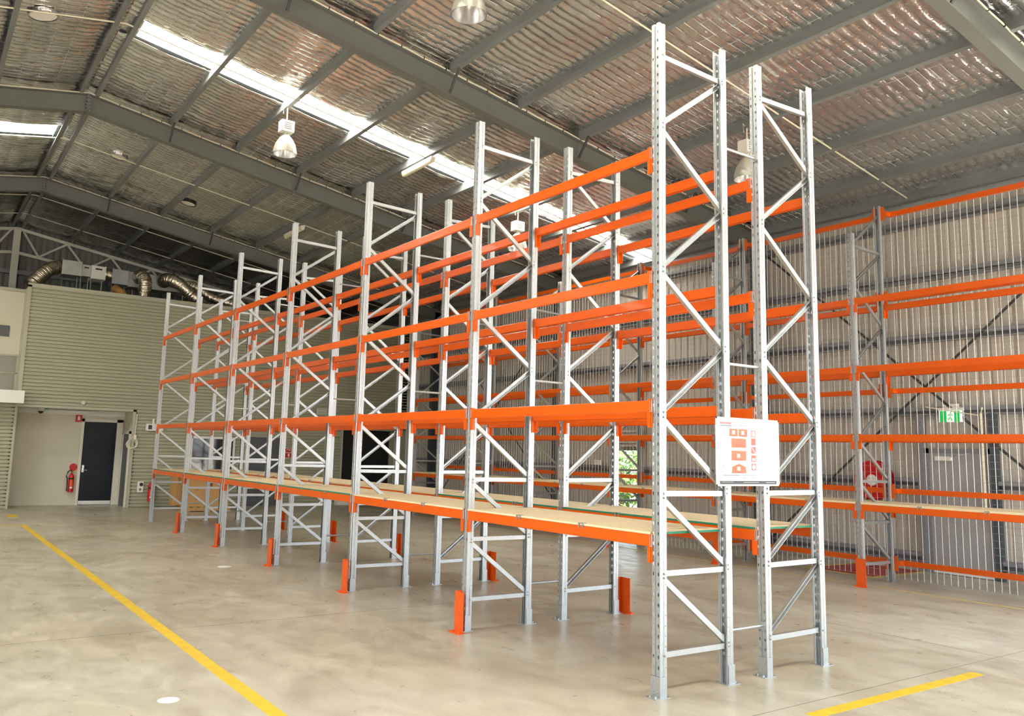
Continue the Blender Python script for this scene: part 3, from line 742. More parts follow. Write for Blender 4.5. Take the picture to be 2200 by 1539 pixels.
# row spacers between the two rows
SP = MB(); SP.tube([(0, 0, 0), (GAP, 0, 0)], .013, 8); SP.box(0, .006, -.03, .03, -.035, .035).box(GAP-.006, GAP, -.03, .03, -.035, .035)
SP = SP.mesh('row_spacer', 'galv')
for i in range(7):
    for z, zn in ((.41, 'low'), (2.60, 'middle'), (4.515, 'high')):
        tag(obj('row_spacer', SP, None, (PD, i*PP+.043, z)), '%s galvanised spacer rod joining the two rack rows at %s frame' % (zn, ORD[i]), 'spacer rod', 'spacer rods between the rack rows')
# column guards
def guard_mesh():
    b = MB(); W2 = .158; t = .006; H = .40
    y0 = -.098
    pr = [(-.095, y0), (-.095, y0+W2), (-.012, y0+W2), (-.012, y0+W2-t), (-.089, y0+W2-t), (-.089, y0)]
    b.prism(pr, lambda p, q: (p[0], p[1], q), 0, H)
    return b.mesh('guard_plate', 'orange_guard')
GUARD = guard_mesh()
b = MB(); b.box(-.155, -.089, -.11, .075, 0, .008); b.box(-.089, -.062, -.09, .055, 0, .008)
for yy in (-.075, .045): b.prism([(.01*math.cos(a*math.pi/3), .01*math.sin(a*math.pi/3)) for a in range(6)], lambda p, q: (-.13+p[0], yy+p[1], q), .008, .024)
GBASE = b.mesh('guard_foot', 'orange_guard')
def guard(x, y, side, label, group):
    t = thing('post_guard', label, 'post guard', (x, y, 0), group)
    obj('guard_plate', GUARD, t, scale=(-side, 1, 1)); obj('guard_foot', GBASE, t, scale=(-side, 1, 1))
for i in range(1, 6):
    guard(0, i*PP, -1, 'orange steel post guard on the left aisle side, %s frame from the sign' % ORD[i], 'post guards of the double rack row')
    guard(2*PD+GAP, i*PP, 1, 'orange steel post guard on the wall side, %s frame from the sign' % ORD[i], 'post guards of the double rack row')

# wall rack with mesh backing -------------------------------------------------
WX, WY = 6.905, 2.59; WLV = [1.182, 2.206, 3.232, 4.28]; WD = .845
wl = ['outside the frame', 'nearest in view, by the red hose reel', 'second from the hose reel', 'third from the hose reel', 'fourth from the hose reel', 'fifth from the hose reel', 'far end one']
for k in range(-1, 6):
    y = WY+k*PP
    rack_frame(WX, y, 'galvanised upright frame of the wall rack, ' + wl[k+1], 'upright frames of the wall rack', False, POSTW, POSTWB, True, depth=WD)
    if k >= -1: guard(WX, y, -1, 'orange steel post guard on the wall rack, ' + wl[k+1], 'post guards of the wall rack')
b = MB(); b.prism([(-.02, -.08), (.02, -.08), (.02, 0), (-.02, 0)], lambda p, q: (p[0], q, p[1]), -(PP-.2)/2, (PP-.2)/2)
RAIL = b.mesh('rail_body', 'orange')
b = MB(); b.box(-.145, .02, -.004, .09, -.075, -.005); b.box(-.150, -.144, .03, .095, -.15, .07)
RBR = b.mesh('rail_bracket', 'orange')
RZ = [(.328, 'lowest'), (1.41, 'second'), (2.955, 'third'), (4.43, 'fourth'), (5.81, 'top')]
bayn = ['bay at right edge', 'first bay left of hose reel', 'second bay left of hose reel', 'third bay', 'fourth bay', 'far end bay']
HV = MB()
for k in range(-1, 5):
    y0 = WY+k*PP; yc = y0+PW+(PP-PW)/2; bn = bayn[k+1]
    for q, z in enumerate(WLV):
        rack_beam(WX+.011, yc, z, -1, 'orange wall rack front beam, %s, %s' % (LVN[q], bn), 'orange beams of the wall rack')
        rack_beam(WX+WD-.011, yc, z, 1, 'orange wall rack back beam, %s, %s' % (LVN[q], bn), 'orange beams of the wall rack')
    for z, zn in RZ:
        t = thing('mesh_rail', 'orange %s rail holding the wall rack mesh, %s' % (zn, bn), 'rail', (WX+WD+.13, yc, z), 'orange mesh rails of the wall rack')
        obj('rail_body', RAIL, t)
        for e in (1, -1): obj('rail_bracket', RBR, t, (0, e*(BL/2-.08), 0), scale=(1, e, 1))
    deck(WX, y0, y0+PP, False, False, 'wall rack', bn.replace(' bay', '').replace('bay ', ''), False, WD, .03, WLV[0], 'board_edge')
# mesh panels: 100 mm squares
b = MB(); n = 27
for q in range(n+1):
    y = -PP/2+q*PP/n; r = .005
    b.prism([(-r, 0), (0, -r), (r, 0), (0, r)], lambda p, t: (p[0], y+p[1], t), 0, 5.72, caps=False)
MV = b.mesh('vertical_wires', 'wire')
b = MB()
for q in range(58):
    z = .01+q*.1; r = .0018
    b.prism([(0, -r), (r, r), (-r, r)], lambda p, t: (-.006+p[0], t, z+p[1]), -PP/2, PP/2, caps=False)
MH = b.mesh('horizontal_wires', 'wire_dull')
for k in range(-1, 5):
    t = thing('wire_mesh_screen', 'galvanised wire mesh behind the wall rack, ' + bayn[k+1], 'wire mesh', (WX+WD+.165, WY+k*PP+PP/2+.043, .04), 'wire mesh panels of the wall rack')
    stuff(obj('vertical_wires', MV, t)); stuff(obj('horizontal_wires', MH, t))

# ------------------------------------------------------------------ load sign on the near end of the racks
sg = thing('load_sign', 'white load sign board with orange pictograms fixed to the rack end', 'sign', (.632, -.012, 1.575))
SW, SH = .822, .565
MB().box(0, SW, -.004, 0, 0, SH).build('sign_board', 'white_gloss', sg)
b = MB(); b.box(0, SW, -.008, -.003, 0, .014).box(0, SW, -.008, -.003, SH-.014, SH).box(0, .014, -.008, -.003, 0, SH).box(SW-.014, SW, -.008, -.003, 0, SH); b.build('sign_border', 'white', sg)
FY = -.0046
def pr_rect(parts, m, nm='print', y=FY):
    b = MB()
    for (x0, z0, x1, z1) in parts: b.face([(x0, y, z0), (x1, y, z0), (x1, y, z1), (x0, y, z1)])
    return b.build(nm, m, sg)
# coordinates: fractions of the board measured from its left / top
def fx(u): return u*SW
def fz(v): return SH*(1-v)
def R4(u0, v0, u1, v1): return (fx(u0), fz(v1), fx(u1), fz(v0))
pr_rect([R4(.205, .165, .335, .275), R4(.350, .165, .485, .275), R4(.235, .305, .465, .44), R4(.235, .485, .465, .63)], 'print_red')
b = MB(); b.face([(fx(.235), FY, fz(.815)), (fx(.465), FY, fz(.815)), (fx(.455), FY, fz(.72)), (fx(.35), FY, fz(.675)), (fx(.245), FY, fz(.72))]); b.build('print', 'print_red', sg)
wb_ = []
for (u, v) in ((.27, .19), (.415, .19), (.345, .53), (.345, .72)): wb_ += [R4(u-.022, v, u+.022, v+.055)]
pr_rect(wb_, 'white', y=FY-.0004)
pr_rect([R4(u-.01, v+.012, u+.01, v+.042) for (u, v) in ((.27, .19), (.415, .19), (.345, .53), (.345, .72))], 'print_lgrey', y=FY-.0008)
pr_rect([R4(.235, .262, .31, .268), R4(.38, .262, .45, .268), R4(.28, .395, .42, .401), R4(.28, .412, .42, .418), R4(.3, .615, .4, .621), R4(.3, .80, .4, .806)], 'logo_red', y=FY-.0004)
ic = [.175, .295, .42, .545, .67]
pr_rect([R4(.545, v, .62, v+.10) for v in ic], 'print_pink')
pr_rect([R4(.556, .188, .609, .262), R4(.560, .59, .606, .628)], 'white', y=FY-.0004)
pr_rect([R4(.563, .198+q*.022, .572, .210+q*.022) for q in range(3)] + [R4(.575, .60, .59, .612)], 'print_pink', y=FY-.0008)
b = MB(); b.face([(fx(.553), FY-.0004, fz(.43)), (fx(.563), FY-.0004, fz(.43)), (fx(.612), FY-.0004, fz(.51)), (fx(.602), FY-.0004, fz(.51))])
n = 16; b.face([(fx(.5825)+.020*math.cos(2*math.pi*q/n), FY-.0004, fz(.72)+.022*math.sin(2*math.pi*q/n)) for q in range(n)]); b.build('print', 'white', sg)
obj('print', text_mesh('?', .042, 'print_pink', 'CENTER'), sg, (fx(.5825), FY-.0008, fz(.742)), (math.radians(90), 0, 0))
ln = []
for v in ic:
    for q, w_ in enumerate((.17, .10, .14, .24)): ln.append(R4(.64, v+.012+q*.024, .64+w_, v+.016+q*.024))
pr_rect(ln, 'print_lgrey')
pr_rect([R4(.10, .84, .365, .848), R4(.375, .84, .50, .846), R4(.51, .84, .63, .846), R4(.64, .84, .92, .845)], 'print_dark')
pr_rect([R4(.055, .925, .95, .975)], 'print_dark')
pr_rect([R4(.08, .94, .26, .946), R4(.42, .945, .66, .952), R4(.78, .945, .92, .955)], 'print_lgrey', y=FY-.0004)
pr_rect([R4(.41, .868, .47, .895), R4(.54, .87, .62, .9), R4(.69, .88, .79, .886), R4(.69, .895, .77, .899), R4(.85, .876, .90, .9)], 'print_lgrey')
pr_rect([R4(.06, .118, .24, .128)], 'print_dark')
pr_rect([R4(.065+q*.019, .07, .078+q*.019, .1) for q in range(9)], 'logo_red')
pr_rect([R4(.085, .45, .145, .453), R4(.085, .63, .145, .633), R4(.085, .45, .087, .8), R4(.145, .45, .147, .8), R4(.105, .5, .125, .56), R4(.105, .68, .125, .74)], 'print_lgrey')
obj('print', text_mesh('SAFE WORKING\nLOADS OF RACKING\nSTRUCTURES', .0235, 'print_dark', 'RIGHT'), sg, (fx(.50), FY, fz(.085)), (math.radians(90), 0, 0))
obj('print', text_mesh('MAINTENANCE OF\nRACKING STRUCTURES', .0215, 'print_grey', 'RIGHT'), sg, (fx(.92), FY, fz(.10)), (math.radians(90), 0, 0))
b = MB()
for (u, v) in ((.2, .02), (.79, .02), (.2, .98), (.79, .98)): b.prism([(.006*math.cos(a*math.pi/4), .006*math.sin(a*math.pi/4)) for a in range(8)], lambda p, q: (fx(u)+p[0], q, fz(v)+p[1]), -.011, -.004)
b.build('screws', 'galv_dull', sg)

# ------------------------------------------------------------------ things on the right wall
def disc_prof(r, w): return [(0, -w), (r*.9, -w), (r, -w*.8), (r, 0), (0, 0)]
t = thing('hose_reel', 'round red fire hose reel on the ribbed wall behind the mesh', 'hose reel', (XW-.22, 3.84, 1.49))
MB().lathe([(0, -.10), (.33, -.10), (.35, -.085), (.35, -.07), (.30, -.07)], 40, axis='x').build('reel_disc', 'red', t)
MB().lathe([(.30, .02), (.35, .02), (.35, .04), (.33, .055), (0, .055)], 40, axis='x').build('reel_disc', 'red_dark', t)
MB().lathe([(.12, -.07), (.28, -.07), (.31, -.03), (.28, .02), (.12, .02)], 32, axis='x').build('hose_coil', 'black', t)
MB().lathe([(0, -.108), (.095, -.106), (.1, -.1)], 24, axis='x').build('hub_label', 'white', t)
MB().lathe([(0, -.106), (.035, -.105), (.036, -.1)], 16, axis='x', c=(0, .16, .1)).build('round_label', 'print_pink', t)
b = MB(); b.box(.04, .2, -.03, .03, -.3, .1).tube([(-.02, .12, -.28), (-.05, .17, -.42), (-.03, .17, -.5)], .018, 8); b.build('bracket', 'black', t)
# exit sign
t = thing('exit_sign', 'green and white running man exit sign above the grey door', 'exit sign', (XW-.16, 2.49, 2.50))
b = MB(); b.box(-.02, .05, -.20, .20, .19, .235); b.box(0, .04, -.12, .12, .235, .30); b.build('housing', 'white', t)
b = MB(); b.face([(-.021, .19, 0), (-.021, -.19, 0), (-.021, -.19, .19), (-.021, .19, .19)])
MB().box(-.016, .0, -.19, .19, 0, .19).build('panel', 'exit_white', t)
def exf(pts, m, x=-.0175): MB().face([(x, -p[0], p[1]) for p in pts]).build('print', m, t)
exf([(-.175, .0), (-.065, .0), (-.065, .185), (-.175, .185)], 'exit_green'); exf([(.06, .0), (.15, .0), (.15, .185), (.06, .185)], 'exit_green')
n = 12; exf([(.004+.014*math.cos(2*math.pi*q/n), .155+.014*math.sin(2*math.pi*q/n)) for q in range(n)], 'exit_green')
for P in ([(-.018, .135), (.012, .135), (.006, .08), (-.016, .08)], [(-.018, .132), (-.05, .112), (-.046, .102), (-.014, .116)], [(.008, .132), (.045, .108), (.04, .098), (.006, .116)],
          [(-.016, .085), (.006, .085), (.03, .02), (.016, .016)], [(-.014, .09), (.002, .08), (-.02, .042), (-.052, .036), (-.052, .05), (-.03, .054)]): exf(P, 'exit_green', -.018)
# conduits and boxes on the right wall
b = MB(); b.tube([(0, 0, 1.1), (0, 0, 2.62), (.05, 0, 2.72)], .022, 8).tube([(0, .04, 2.60), (0, 0.9, 2.76)], .012, 6)
o = b.build('wall_conduit', 'conduit', None, (XW-.17, 2.01, 0)); tag(o, 'white vertical conduit pipe beside the grey exit door', 'pipe')
b = MB(); b.box(-.03, .03, -.1, .1, -.04, .04); tag(b.build('junction_box', 'white', None, (XW-.17, 2.0, 1.08)), 'small white junction box at the foot of the conduit', 'electrical box')
for k, (y, z) in enumerate(((11.2, 1.62), (13.9, 1.62), (5.05, 2.78))):
    b = MB(); b.box(-.05, .0, -.11, .11, -.06, .06); b.box(-.056, -.05, -.04, .04, -.03, .03)
    tag(b.build('wall_outlet', 'white', None, (XW-.13, y, z)), 'white wall socket box left of the %s' % ('open doorway', 'open doorway, farther along the wall', 'hose reel, above the beam')[k], 'wall socket', 'wall sockets on the right wall')

# ------------------------------------------------------------------ floor paint and painted sun flecks
def paint(x0, x1, y0, y1, m, label, z=.0015):
    tag(MB().box(x0, x1, y0, y1, 0, z).build('floor_marking', m), label, 'floor marking')
paint(-2.64, -2.53, -6.5, 15.9, 'yellow', 'long yellow painted line running down the left aisle')
paint(-6.0, -2.53, 15.95, 16.06, 'yellow', 'yellow cross line joining the aisle line at the far left')
paint(-2.66, -2.45, 18.2, 19.0, 'yellow', 'short yellow painted dash before the office alcove')
paint(.66, 3.05, -.885, -.775, 'yellow', 'yellow painted line in the bottom right corner')
paint(7.02, 7.075, -6, 19.5, 'yellow_pale', 'thin pale yellow line along the foot of the wall rack')
for (x, y, r, lab) in ((-3.123, 1.732, .075, 'painted round sun fleck on the floor left of the long yellow line'), (-.72, 8.18, .1, 'painted round sun fleck on the floor beside the rack row')):
    tag(MB().lathe([(0, .001), (r, .001), (r, 0)], 24).build('painted_sun_fleck', 'white', None, (x, y, 0)), lab, 'floor marking')  # flecks of sunlight, put in as thin white discs
paint(8.02, 9.50, 3.12, 4.25, 'red_paint', 'red painted floor patch below the hose reel')
tag(MB().box(7.93, 8.02, 3.03, 4.34, 0, .0015).box(8.02, 9.5, 3.03, 3.12, 0, .0015).box(8.02, 9.5, 4.25, 4.34, 0, .0015).build('floor_marking', 'yellow_pale'), 'pale yellow border around the red floor patch', 'floor marking')

for (x0, x1, y0, y1, lab) in ((-14, 9.4, 4.098, 4.102, 'thin dark saw cut joint across the floor under the second rack bay'), (-14, 9.4, 10.3, 10.304, 'thin dark saw cut joint across the floor under the fourth rack bay'), (-14, 9.4, -.62, -.616, 'thin dark saw cut joint across the floor before the sign end'), (3.9, 3.904, -7, 20.7, 'thin dark saw cut joint along the aisle before the wall rack')):
    tag(MB().box(x0, x1, y0, y1, 0, .0006).build('floor_joint', 'dark'), lab, 'floor joint')
# ------------------------------------------------------------------ lights
def highbay(x, y, label, drop):
    zt_ = rz(x, .0); t = thing('high_bay_light', label, 'ceiling light', (x, y, zt_-drop), 'unlit bell shaped high bay lights')
    b = MB(); b.tube([(0, 0, .44), (0, 0, drop+.01)], .012, 8); b.tube([(-.07, 0, .6), (-.07, .02, .75), (.02, 0, drop)], .006, 6); b.build('hanger', 'conduit', t)
    b = MB(); b.box(-.12, .12, -.09, .09, .235+.02, .46); b.build('ballast_box', 'white', t)
    b = MB()
    for q in range(4): b.box(-.07, .07, -.094, -.089, .30+q*.035, .312+q*.035)
    b.build('vent_slots', 'print_grey', t)
    MB().lathe([(.05, .25), (.055, .2), (.075, .19), (.13, .12), (.185, .02), (.215, -.1), (.218, -.16)], 32).build('bell_shade', 'reflector', t, smooth=True)
    MB().lathe([(.212, -.16), (.205, -.1), (.17, .02), (.1, .13), (.03, .16), (0, .16)], 32).build('inner_reflector', 'clip', t, smooth=True)
    MB().lathe([(0, -.03), (.03, -.02), (.045, .04), (.02, .14), (0, .14)], 16).build('lamp_bulb', 'white_gloss', t, smooth=True)
highbay(.34, 9.62, 'unlit high bay lamp hanging below the skylight near the ridge', .72)
highbay(.30, 3.45, 'high bay lamp cut off by the top picture edge', .74)
highbay(5.74, 3.62, 'high bay lamp hanging between the two near rack frames', .68)
highbay(5.74, 9.75, 'high bay lamp seen through the top beams of the rack', .68)
for (x, ya, yb, lab) in ((3.08, 8.95, 10.15, 'long white batten light on a purlin beside the skylight'), (3.08, 15.5, 16.72, 'white batten light on a purlin above the third rack frame')):
    t = thing('batten_light', lab, 'ceiling light', (x, (ya+yb)/2, rz(x)-.11))
    L = (yb-ya)/2
    MB().box(-.05, .05, -L, L, .05, .10).build('housing', 'white', t)
    MB().tube([(0, -L+.02, .03), (0, L-.02, .03)], .05, 10).build('diffuser', 'conduit', t)
# round roof vents
for (x, y, r, lab, m) in ((-3.72, 9.5, .22, 'round white roof vent beside the ridge at the top left', 'white'), (-1.42, 15.72, .2, 'round white roof vent between the second and third rafters', 'white'), (.62, 17.3, .2, 'round roof vent with a black rim before the far rafter', 'white')):
    s = 1 if x > XR else -1
    t = thing('roof_vent', lab, 'roof vent', (x, y, rz(x, .10)), None, (0, ANG*s, 0))
    MB().lathe([(0, .01), (r*.9, 0), (r*.93, .03)], 28).build('vent_disc', m, t)
    MB().lathe([(r*.9, -.012), (r, -.012), (r*1.02, .05), (r*.95, .06)], 28).build('vent_rim', 'foil' if y < 17 else 'black', t)

# ------------------------------------------------------------------ office fittings
def extinguisher(x, y, z, label, hose_side=-1):
    t = thing('fire_extinguisher', label, 'fire extinguisher', (x, y, z))
    MB().lathe([(0, 0), (.07, 0), (.075, .012), (.075, .42), (.06, .48), (.025, .52), (.022, .55), (0, .55)], 20).build('cylinder', 'red', t, smooth=False)
    MB().lathe([(.0765, .36), (.0765, .40)], 20).build('strap', 'black', t)
    b = MB(); 
    for q in range(5):
        a0 = -math.pi/2-.5+q*.2; a1 = a0+.2
        b.face([(.0765*math.cos(a0), .0765*math.sin(a0), .1), (.0765*math.cos(a1), .0765*math.sin(a1), .1), (.0765*math.cos(a1), .0765*math.sin(a1), .33), (.0765*math.cos(a0), .0765*math.sin(a0), .33)])
    b.build('label_sticker', 'print_red', t)
    b = MB(); b.box(-.04, .03, -.079, -.0765, .10, .15); b.build('tag', 'white', t)
    b = MB(); b.box(-.015, .015, -.02, .02, .53, .58); b.tube([(0, 0, .58), (.1, -.02, .61)], .008, 6).tube([(0, 0, .56), (.1, -.02, .54)], .008, 6); b.build('valve_lever', 'brass', t)
    h = hose_side
    b = MB(); b.tube([(0, -.02, .57), (h*.06, -.03, .62), (h*.11, -.03, .55), (h*.14, -.03, .44), (h*.115, -.03, .40), (h*.105, -.03, .3), (h*.1, -.03, .03)], .016, 8); b.build('hose', 'black', t)
    b = MB(); b.box(-.03, .03, .07, .098, .3, .45); b.build('wall_bracket', 'black', t)
extinguisher(-.83, 22.0, .37, 'red fire extinguisher hung on the white alcove wall by the navy door')
extinguisher(1.06, 20.75, .16, 'red fire extinguisher on the corrugated wall behind the far rack post', 1)
o = MB().lathe([(0, -.012), (.1, -.01), (.105, 0), (0, 0)], 28, axis='y').build('marker_disc', 'red', None, (-.79, 22.085, 1.07)); tag(o, 'round red marker disc above the alcove fire extinguisher', 'sign')
t = thing('extinguisher_sign', 'red location sign with white extinguisher symbol above the navy door', 'sign', (-.77, 22.06, 2.36))
MB().box(-.085, .085, -.012, -.004, 0, .2).build('sign_plate', 'red', t)
b = MB(); b.box(-.03, .03, -.0135, -.0121, .05, .15).box(-.015, .015, -.0135, -.0121, .15, .175); b.build('print', 'white', t)
t = thing('fire_sign', 'red and white fire sign with arrow on the corrugated office wall', 'sign', (5.13, OY-.03, 1.46))
MB().box(-.12, .12, -.006, 0, 0, .31).build('sign_plate', 'red', t)
obj('print', text_mesh('FIRE', .085, 'white', 'CENTER'), t, (0, -.0075, .225), (math.radians(90), 0, 0))
b = MB(); b.face([(-.03, -.0075, .125), (-.03, -.0075, .065), (0, -.0075, .02), (.03, -.0075, .065), (.03, -.0075, .125)])
for q in range(5): xx = -.1+q*.045; b.face([(xx, -.0075, .15), (xx+.04, -.0075, .15), (xx+.02, -.0075, .20)])
b.box(-.12, .12, -.007, -.006, 0, .012).box(-.12, .12, -.007, -.006, .298, .31).box(.108, .12, -.007, -.006, 0, .31)
b.build('print', 'white', t)
t = thing('batten_light', 'white batten light with small green lamp across the top of the alcove', 'ceiling light', (-1.1, 22.02, 2.60))
MB().box(-.62, .85, -.05, .04, 0, .07).build('housing', 'white', t)
MB().lathe([(0, -.056), (.02, -.056), (.02, -.05)], 10, axis='y', c=(-.5, 0, .04)).build('indicator', 'exit_green', t)
t = thing('dome_camera', 'white dome security camera at the top left of the alcove', 'camera', (-1.78, 21.9, 2.60))
MB().lathe([(0, .1), (.09, .1), (.09, .04), (.07, .02)], 18).build('camera_base', 'white', t); MB().lathe([(.07, .02), (.055, -.03), (0, -.055)], 18).build('camera_dome', 'black', t, smooth=True)
o = MB().lathe([(0, -.05), (.05, -.045), (.065, 0), (0, 0)], 18, axis='y').build('round_sensor', 'cream', None, (-.88, OY-.01, 2.86)); tag(o, 'small round cream sensor on the wall above the alcove', 'sensor')
t = thing('wall_outlet', 'white double outlet with round black socket low beside the alcove', 'wall socket', (.78, OY-.02, .42))
MB().box(-.08, .08, -.05, 0, 0, .30).build('outlet_box', 'white', t); MB().lathe([(0, -.07), (.05, -.068), (.05, -.05)], 14, axis='y', c=(.02, 0, .22)).build('socket', 'black', t); MB().lathe([(0, -.06), (.035, -.058), (.035, -.05)], 14, axis='y', c=(0, 0, .08)).build('socket', 'print_grey', t)
t = thing('alarm_box', 'white alarm control box on the wall behind the far end frame', 'electrical box', (1.02, OY-.02, 2.16))
MB().box(-.22, .25, -.08, 0, 0, .2).build('box_body', 'white', t); b = MB(); b.box(-.05, -.0, -.06, 0, .2, .34).box(.12, .17, -.06, 0, .2, .34); b.build('conduit', 'white', t)
MB().box(-.16, -.06, -.086, -.08, .04, .16).build('display', 'print_dark', t)
t = thing('coiled_cable', 'coiled cream cable hanging from a wall box at the alcove corner', 'cable', (AX1-.03, OY-.06, 1.6))
b = MB()
for k in range(3): b.tube([(.02*k+.13*math.cos(2*math.pi*q/24), -.01*k, .16+.02*k+(.13+.01*k)*math.sin(2*math.pi*q/24)) for q in range(25)], .011, 6, caps=False)
b.build('coil', 'conduit', t)
b = MB(); b.tube([(.08, 0, .3), (.10, 0, 1.02)], .012, 6); b.box(.06, .12, -.03, .03, .30, .42); b.build('drop_conduit', 'white', t)
t = thing('wall_vent', 'small white louvre vent on the corrugated wall above the fire sign', 'vent', (6.25, OY-.02, 2.84))
MB().box(-.25, .25, -.03, 0, 0, .22).build('vent_frame', 'white', t)
for q in range(4): MB().box(-.22, .22, -.045, -.03, .025+q*.05, .05+q*.05).build('slat', 'office_trim', t)
# blue grey sign plate at left edge
tag(MB().box(-3.4, -2.76, 21.76, 21.79, 4.62, 4.92).build('wall_plaque', 'door_grey'), 'grey plaque on the cream wall at the left picture edge', 'sign')
# distribution plinth in front of the dark door
tag(MB().box(6.75, 7.25, 20.55, 20.8, 0, .18).box(6.8, 7.2, 20.6, 20.78, .18, .24).build('low_plinth', 'white'), 'low white plinth box at the edge of the dark opening', 'box')

# cartons on a pallet --------------------------------------------------------
t = thing('pallet', 'wooden pallet under the cardboard cartons by the office wall', 'pallet', (2.15, 19.35, 0))
for q in range(3): MB().box(-.60, .60, -.55+q*.5, -.45+q*.5, .02, .11).build('bearer', 'wood', t)
for q in range(7): MB().box(-.6+q*.183, -.6+q*.183+.10, -.55, .55, .11, .13).build('top_board', 'wood', t)
for q in range(3): MB().box(-.6+q*.55, -.6+q*.55+.1, -.55, .55, 0, .02).build('bottom_board', 'wood', t)
def carton(x, y, z, w, d_, h, label, open_=False, rot=0):
    t = thing('carton', label, 'cardboard box', (x, y, z), 'cartons stacked on the pallet', (0, 0, rot))
    MB().box(-w/2, w/2, -d_/2, d_/2, 0, h).build('carton_body', 'cardboard', t)
    MB().box(-w/2-.001, w/2+.001, -.03, .03, h-.0005, h+.001).box(-.03, .03, -d_/2-.001, -d_/2+.001, h*.7, h).build('tape', 'tape', t)
    if open_:
        b = MB(); b.face([(-w/2, -d_/2, h), (w/2, -d_/2, h), (w/2-.02, -d_/2-.12, h+.12), (-w/2+.02, -d_/2-.12, h+.12)]); b.face([(-w/2, -d_/2, h), (-w/2, d_/2, h), (-w/2-.14, d_/2, h+.1), (-w/2-.14, -d_/2, h+.1)]); b.build('flap', 'cardboard', t)
zb = .132
carton(1.82, 19.1, zb, .52, .5, .24, 'cardboard carton at the bottom front left of the pallet stack')
carton(2.42, 19.1, zb, .58, .5, .24, 'cardboard carton at the bottom front right of the pallet stack')
carton(1.82, 19.1, zb+.242, .52, .5, .26, 'cardboard carton second from bottom in the left pallet stack')
carton(2.42, 19.1, zb+.242, .56, .5, .30, 'cardboard carton second from bottom in the right pallet stack')
carton(1.80, 19.1, zb+.504, .50, .48, .36, 'tall open cardboard carton on top of the left pallet stack', True)
carton(2.46, 19.12, zb+.544, .42, .46, .34, 'cardboard carton on top of the right pallet stack')
carton(1.50, 19.68, zb, .28, .38, .80, 'tall narrow cardboard carton at the back left of the pallet', True)
carton(2.12, 19.62, zb, .6, .44, .7, 'large cardboard carton at the back of the pallet')

# ducts on the office roof -------------------------------------------------------
def boxthing(name, x0, x1, y0, y1, z0, z1, m, label, cat, slot=False):
    t = thing(name, label, cat, ((x0+x1)/2, (y0+y1)/2, z0)); w, d_, h = (x1-x0)/2, (y1-y0)/2, z1-z0
    MB().box(-w, w, -d_, d_, 0, h).build('casing', m, t)
    b = MB()
    for e in (-w, w): b.box(e-.012, e+.012, -d_-.012, d_+.012, -.012, .0).box(e-.012, e+.012, -d_-.012, d_+.012, h, h+.012).box(e-.012, e+.012, -d_-.012, -d_, 0, h)
    b.build('flange', m, t)
    if slot: MB().box(-w*.5, w*.5, -d_-.004, -d_, h*.7, h*.82).build('slot', 'black', t)
    if z0 > OT+.1:
        b = MB()
        for e in (-w*.8, w*.8): b.tube([(e, 0, -(z0-OT)), (e, 0, 0)], .012, 6)
        b.build('support_rod', 'galv_dull', t)
boxthing('air_handler', -1.58, -1.08, 22.0, 22.6, 6.6, 7.02, 'duct_galv', 'large square grey air handling box left on the office roof', 'air unit')
boxthing('filter_box', -1.06, -.81, 22.05, 22.5, 6.62, 6.96, 'duct_galv', 'narrow grey slotted box beside the large air unit', 'air unit', True)
boxthing('filter_box', -.80, -.43, 21.98, 22.5, 6.57, 6.96, 'white', 'white slotted box beside the narrow grey one', 'air unit', True)
boxthing('duct_box', -.22, .22, 22.0, 22.6, 6.50, 6.94, 'galv_dull', 'dark galvanised duct section in the middle of the office roof', 'duct')
boxthing('duct_box', .24, 2.1, 22.05, 22.6, 6.48, 6.93, 'duct_galv', 'long pale galvanised duct on the office roof', 'duct')
def flex(pts, r, label, seg=60):
    # catmull-rom path with a ribbed radius
    P = [Vector(p) for p in pts]; P = [P[0]*2-P[1]] + P + [P[-1]*2-P[-2]]; out = []
    n = len(P)-3
    for k in range(n):
        a, b_, c_, d_ = P[k:k+4]; m = seg//n
        for q in range(m+1 if k == n-1 else m):
            t_ = q/m; out.append(.5*((2*b_)+(-a+c_)*t_+(2*a-5*b_+4*c_-d_)*t_*t_+(-a+3*b_-3*c_+d_)*t_**3))
    rr = random.Random(len(pts)+int(pts[0][0]*10))
    jit = [rr.uniform(-.012, .012) for _ in out]
    o = MB().tube(out, r, 18, rf=lambda k: r*(1+.05*math.sin(k*2.1))+jit[k]*1.3).build('flexible_duct', 'duct_foil', None, smooth=True)
    tag(o, label, 'duct')
flex([(-2.36, 21.75, 6.14), (-2.15, 21.85, 6.42), (-1.9, 22.0, 6.68), (-1.6, 22.25, 6.84)], .19, 'silver flexible duct arching down at the left corner of the office roof', 70)
flex([(-.45, 22.2, 6.8), (-.3, 22.2, 6.78), (-.2, 22.2, 6.74)], .16, 'short silver collar duct between the white box and dark duct', 24)
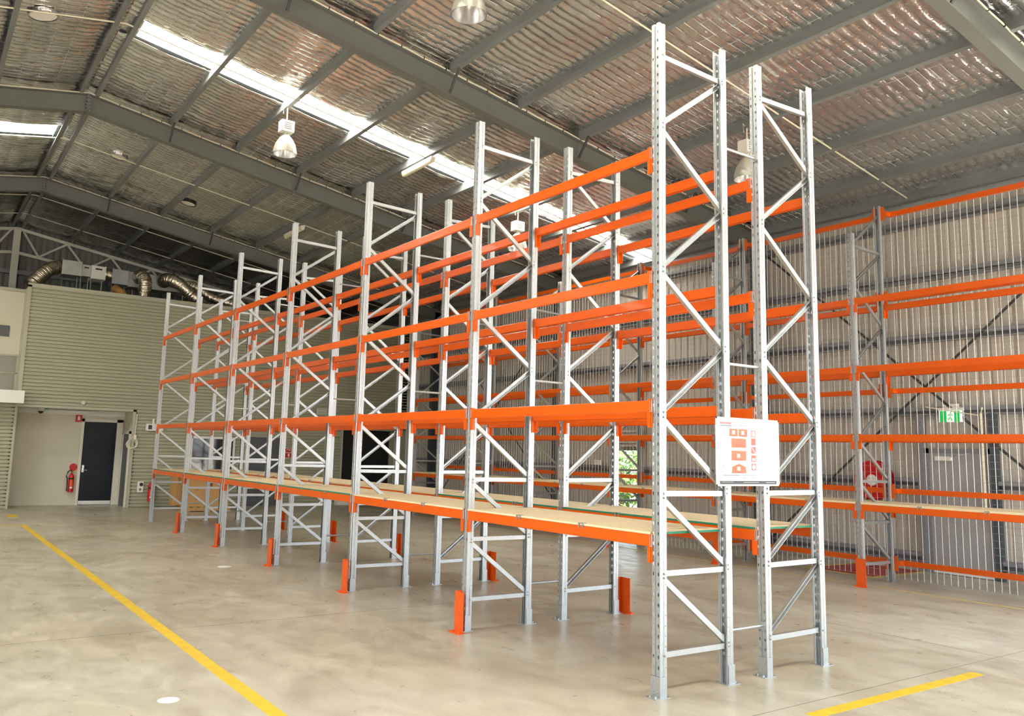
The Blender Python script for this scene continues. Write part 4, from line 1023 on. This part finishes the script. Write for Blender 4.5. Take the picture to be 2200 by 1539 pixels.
flex([(.55, 22.0, 6.74), (.50, 21.75, 6.78), (.58, 21.5, 6.62), (.60, 21.45, 6.3), (.58, 21.45, 6.05)], .19, 'silver flexible duct bending straight down off the long pale duct', 70)
flex([(1.25, 22.0, 6.74), (1.25, 21.7, 6.78), (1.5, 21.45, 6.68), (1.85, 21.4, 6.42), (2.25, 21.4, 6.12)], .18, 'silver flexible duct sloping down right from the long pale duct', 80)
flex([(1.95, 22.2, 6.80), (2.3, 22.0, 6.66), (2.7, 21.9, 6.42), (3.2, 21.8, 6.30), (3.7, 21.7, 6.22)], .16, 'silver flexible duct lying along the roof behind the far rack frames', 80)
o = MB().tube([(-.2, 21.75, 6.32), (0, 21.6, 6.18), (.08, 21.55, 6.02)], .13, 14).build('flexible_duct', 'tape', None, smooth=True); tag(o, 'short brown duct stub under the dark duct section', 'duct')

# trees outside the open doorway ---------------------------------------------------
def tree(x, y, h, r, label, seed):
    rr = random.Random(seed); t = thing('tree', label, 'tree', (x, y, -.02), 'trees outside the doorway')
    b = MB(); b.tube([(0, 0, 0), (.05, .04, h*.4), (0, .1, h*.8)], .09, 8, rf=lambda k: .1-.025*k); b.build('trunk', 'bark', t)
    b = MB()
    for q in range(1500):
        u = Vector((rr.gauss(0, 1), rr.gauss(0, 1), rr.gauss(0, 1))).normalized()*r*rr.uniform(.45, 1)
        p = Vector((u.x, u.y, h*.62+u.z*.95)); a = Vector((rr.uniform(-1, 1), rr.uniform(-1, 1), rr.uniform(-1, 1))).normalized(); c_ = a.orthogonal().normalized()
        s = rr.uniform(.08, .15); b.face([p-a*s, p-c_*s*.5, p+a*s, p+c_*s*.5], rr.randrange(2))
    stuff(b.build('foliage', ['leaf', 'leaf_light'], t))
tree(15.4, 16.6, 1.9, 1.35, 'leafy green bush seen through the open doorway, on the left', 1)
tree(19.5, 20.8, 2.6, 1.9, 'taller leafy tree farther back through the open doorway', 2)
tree(14.6, 13.6, 1.5, 1.0, 'light green bush close to the open doorway, on the right', 3)
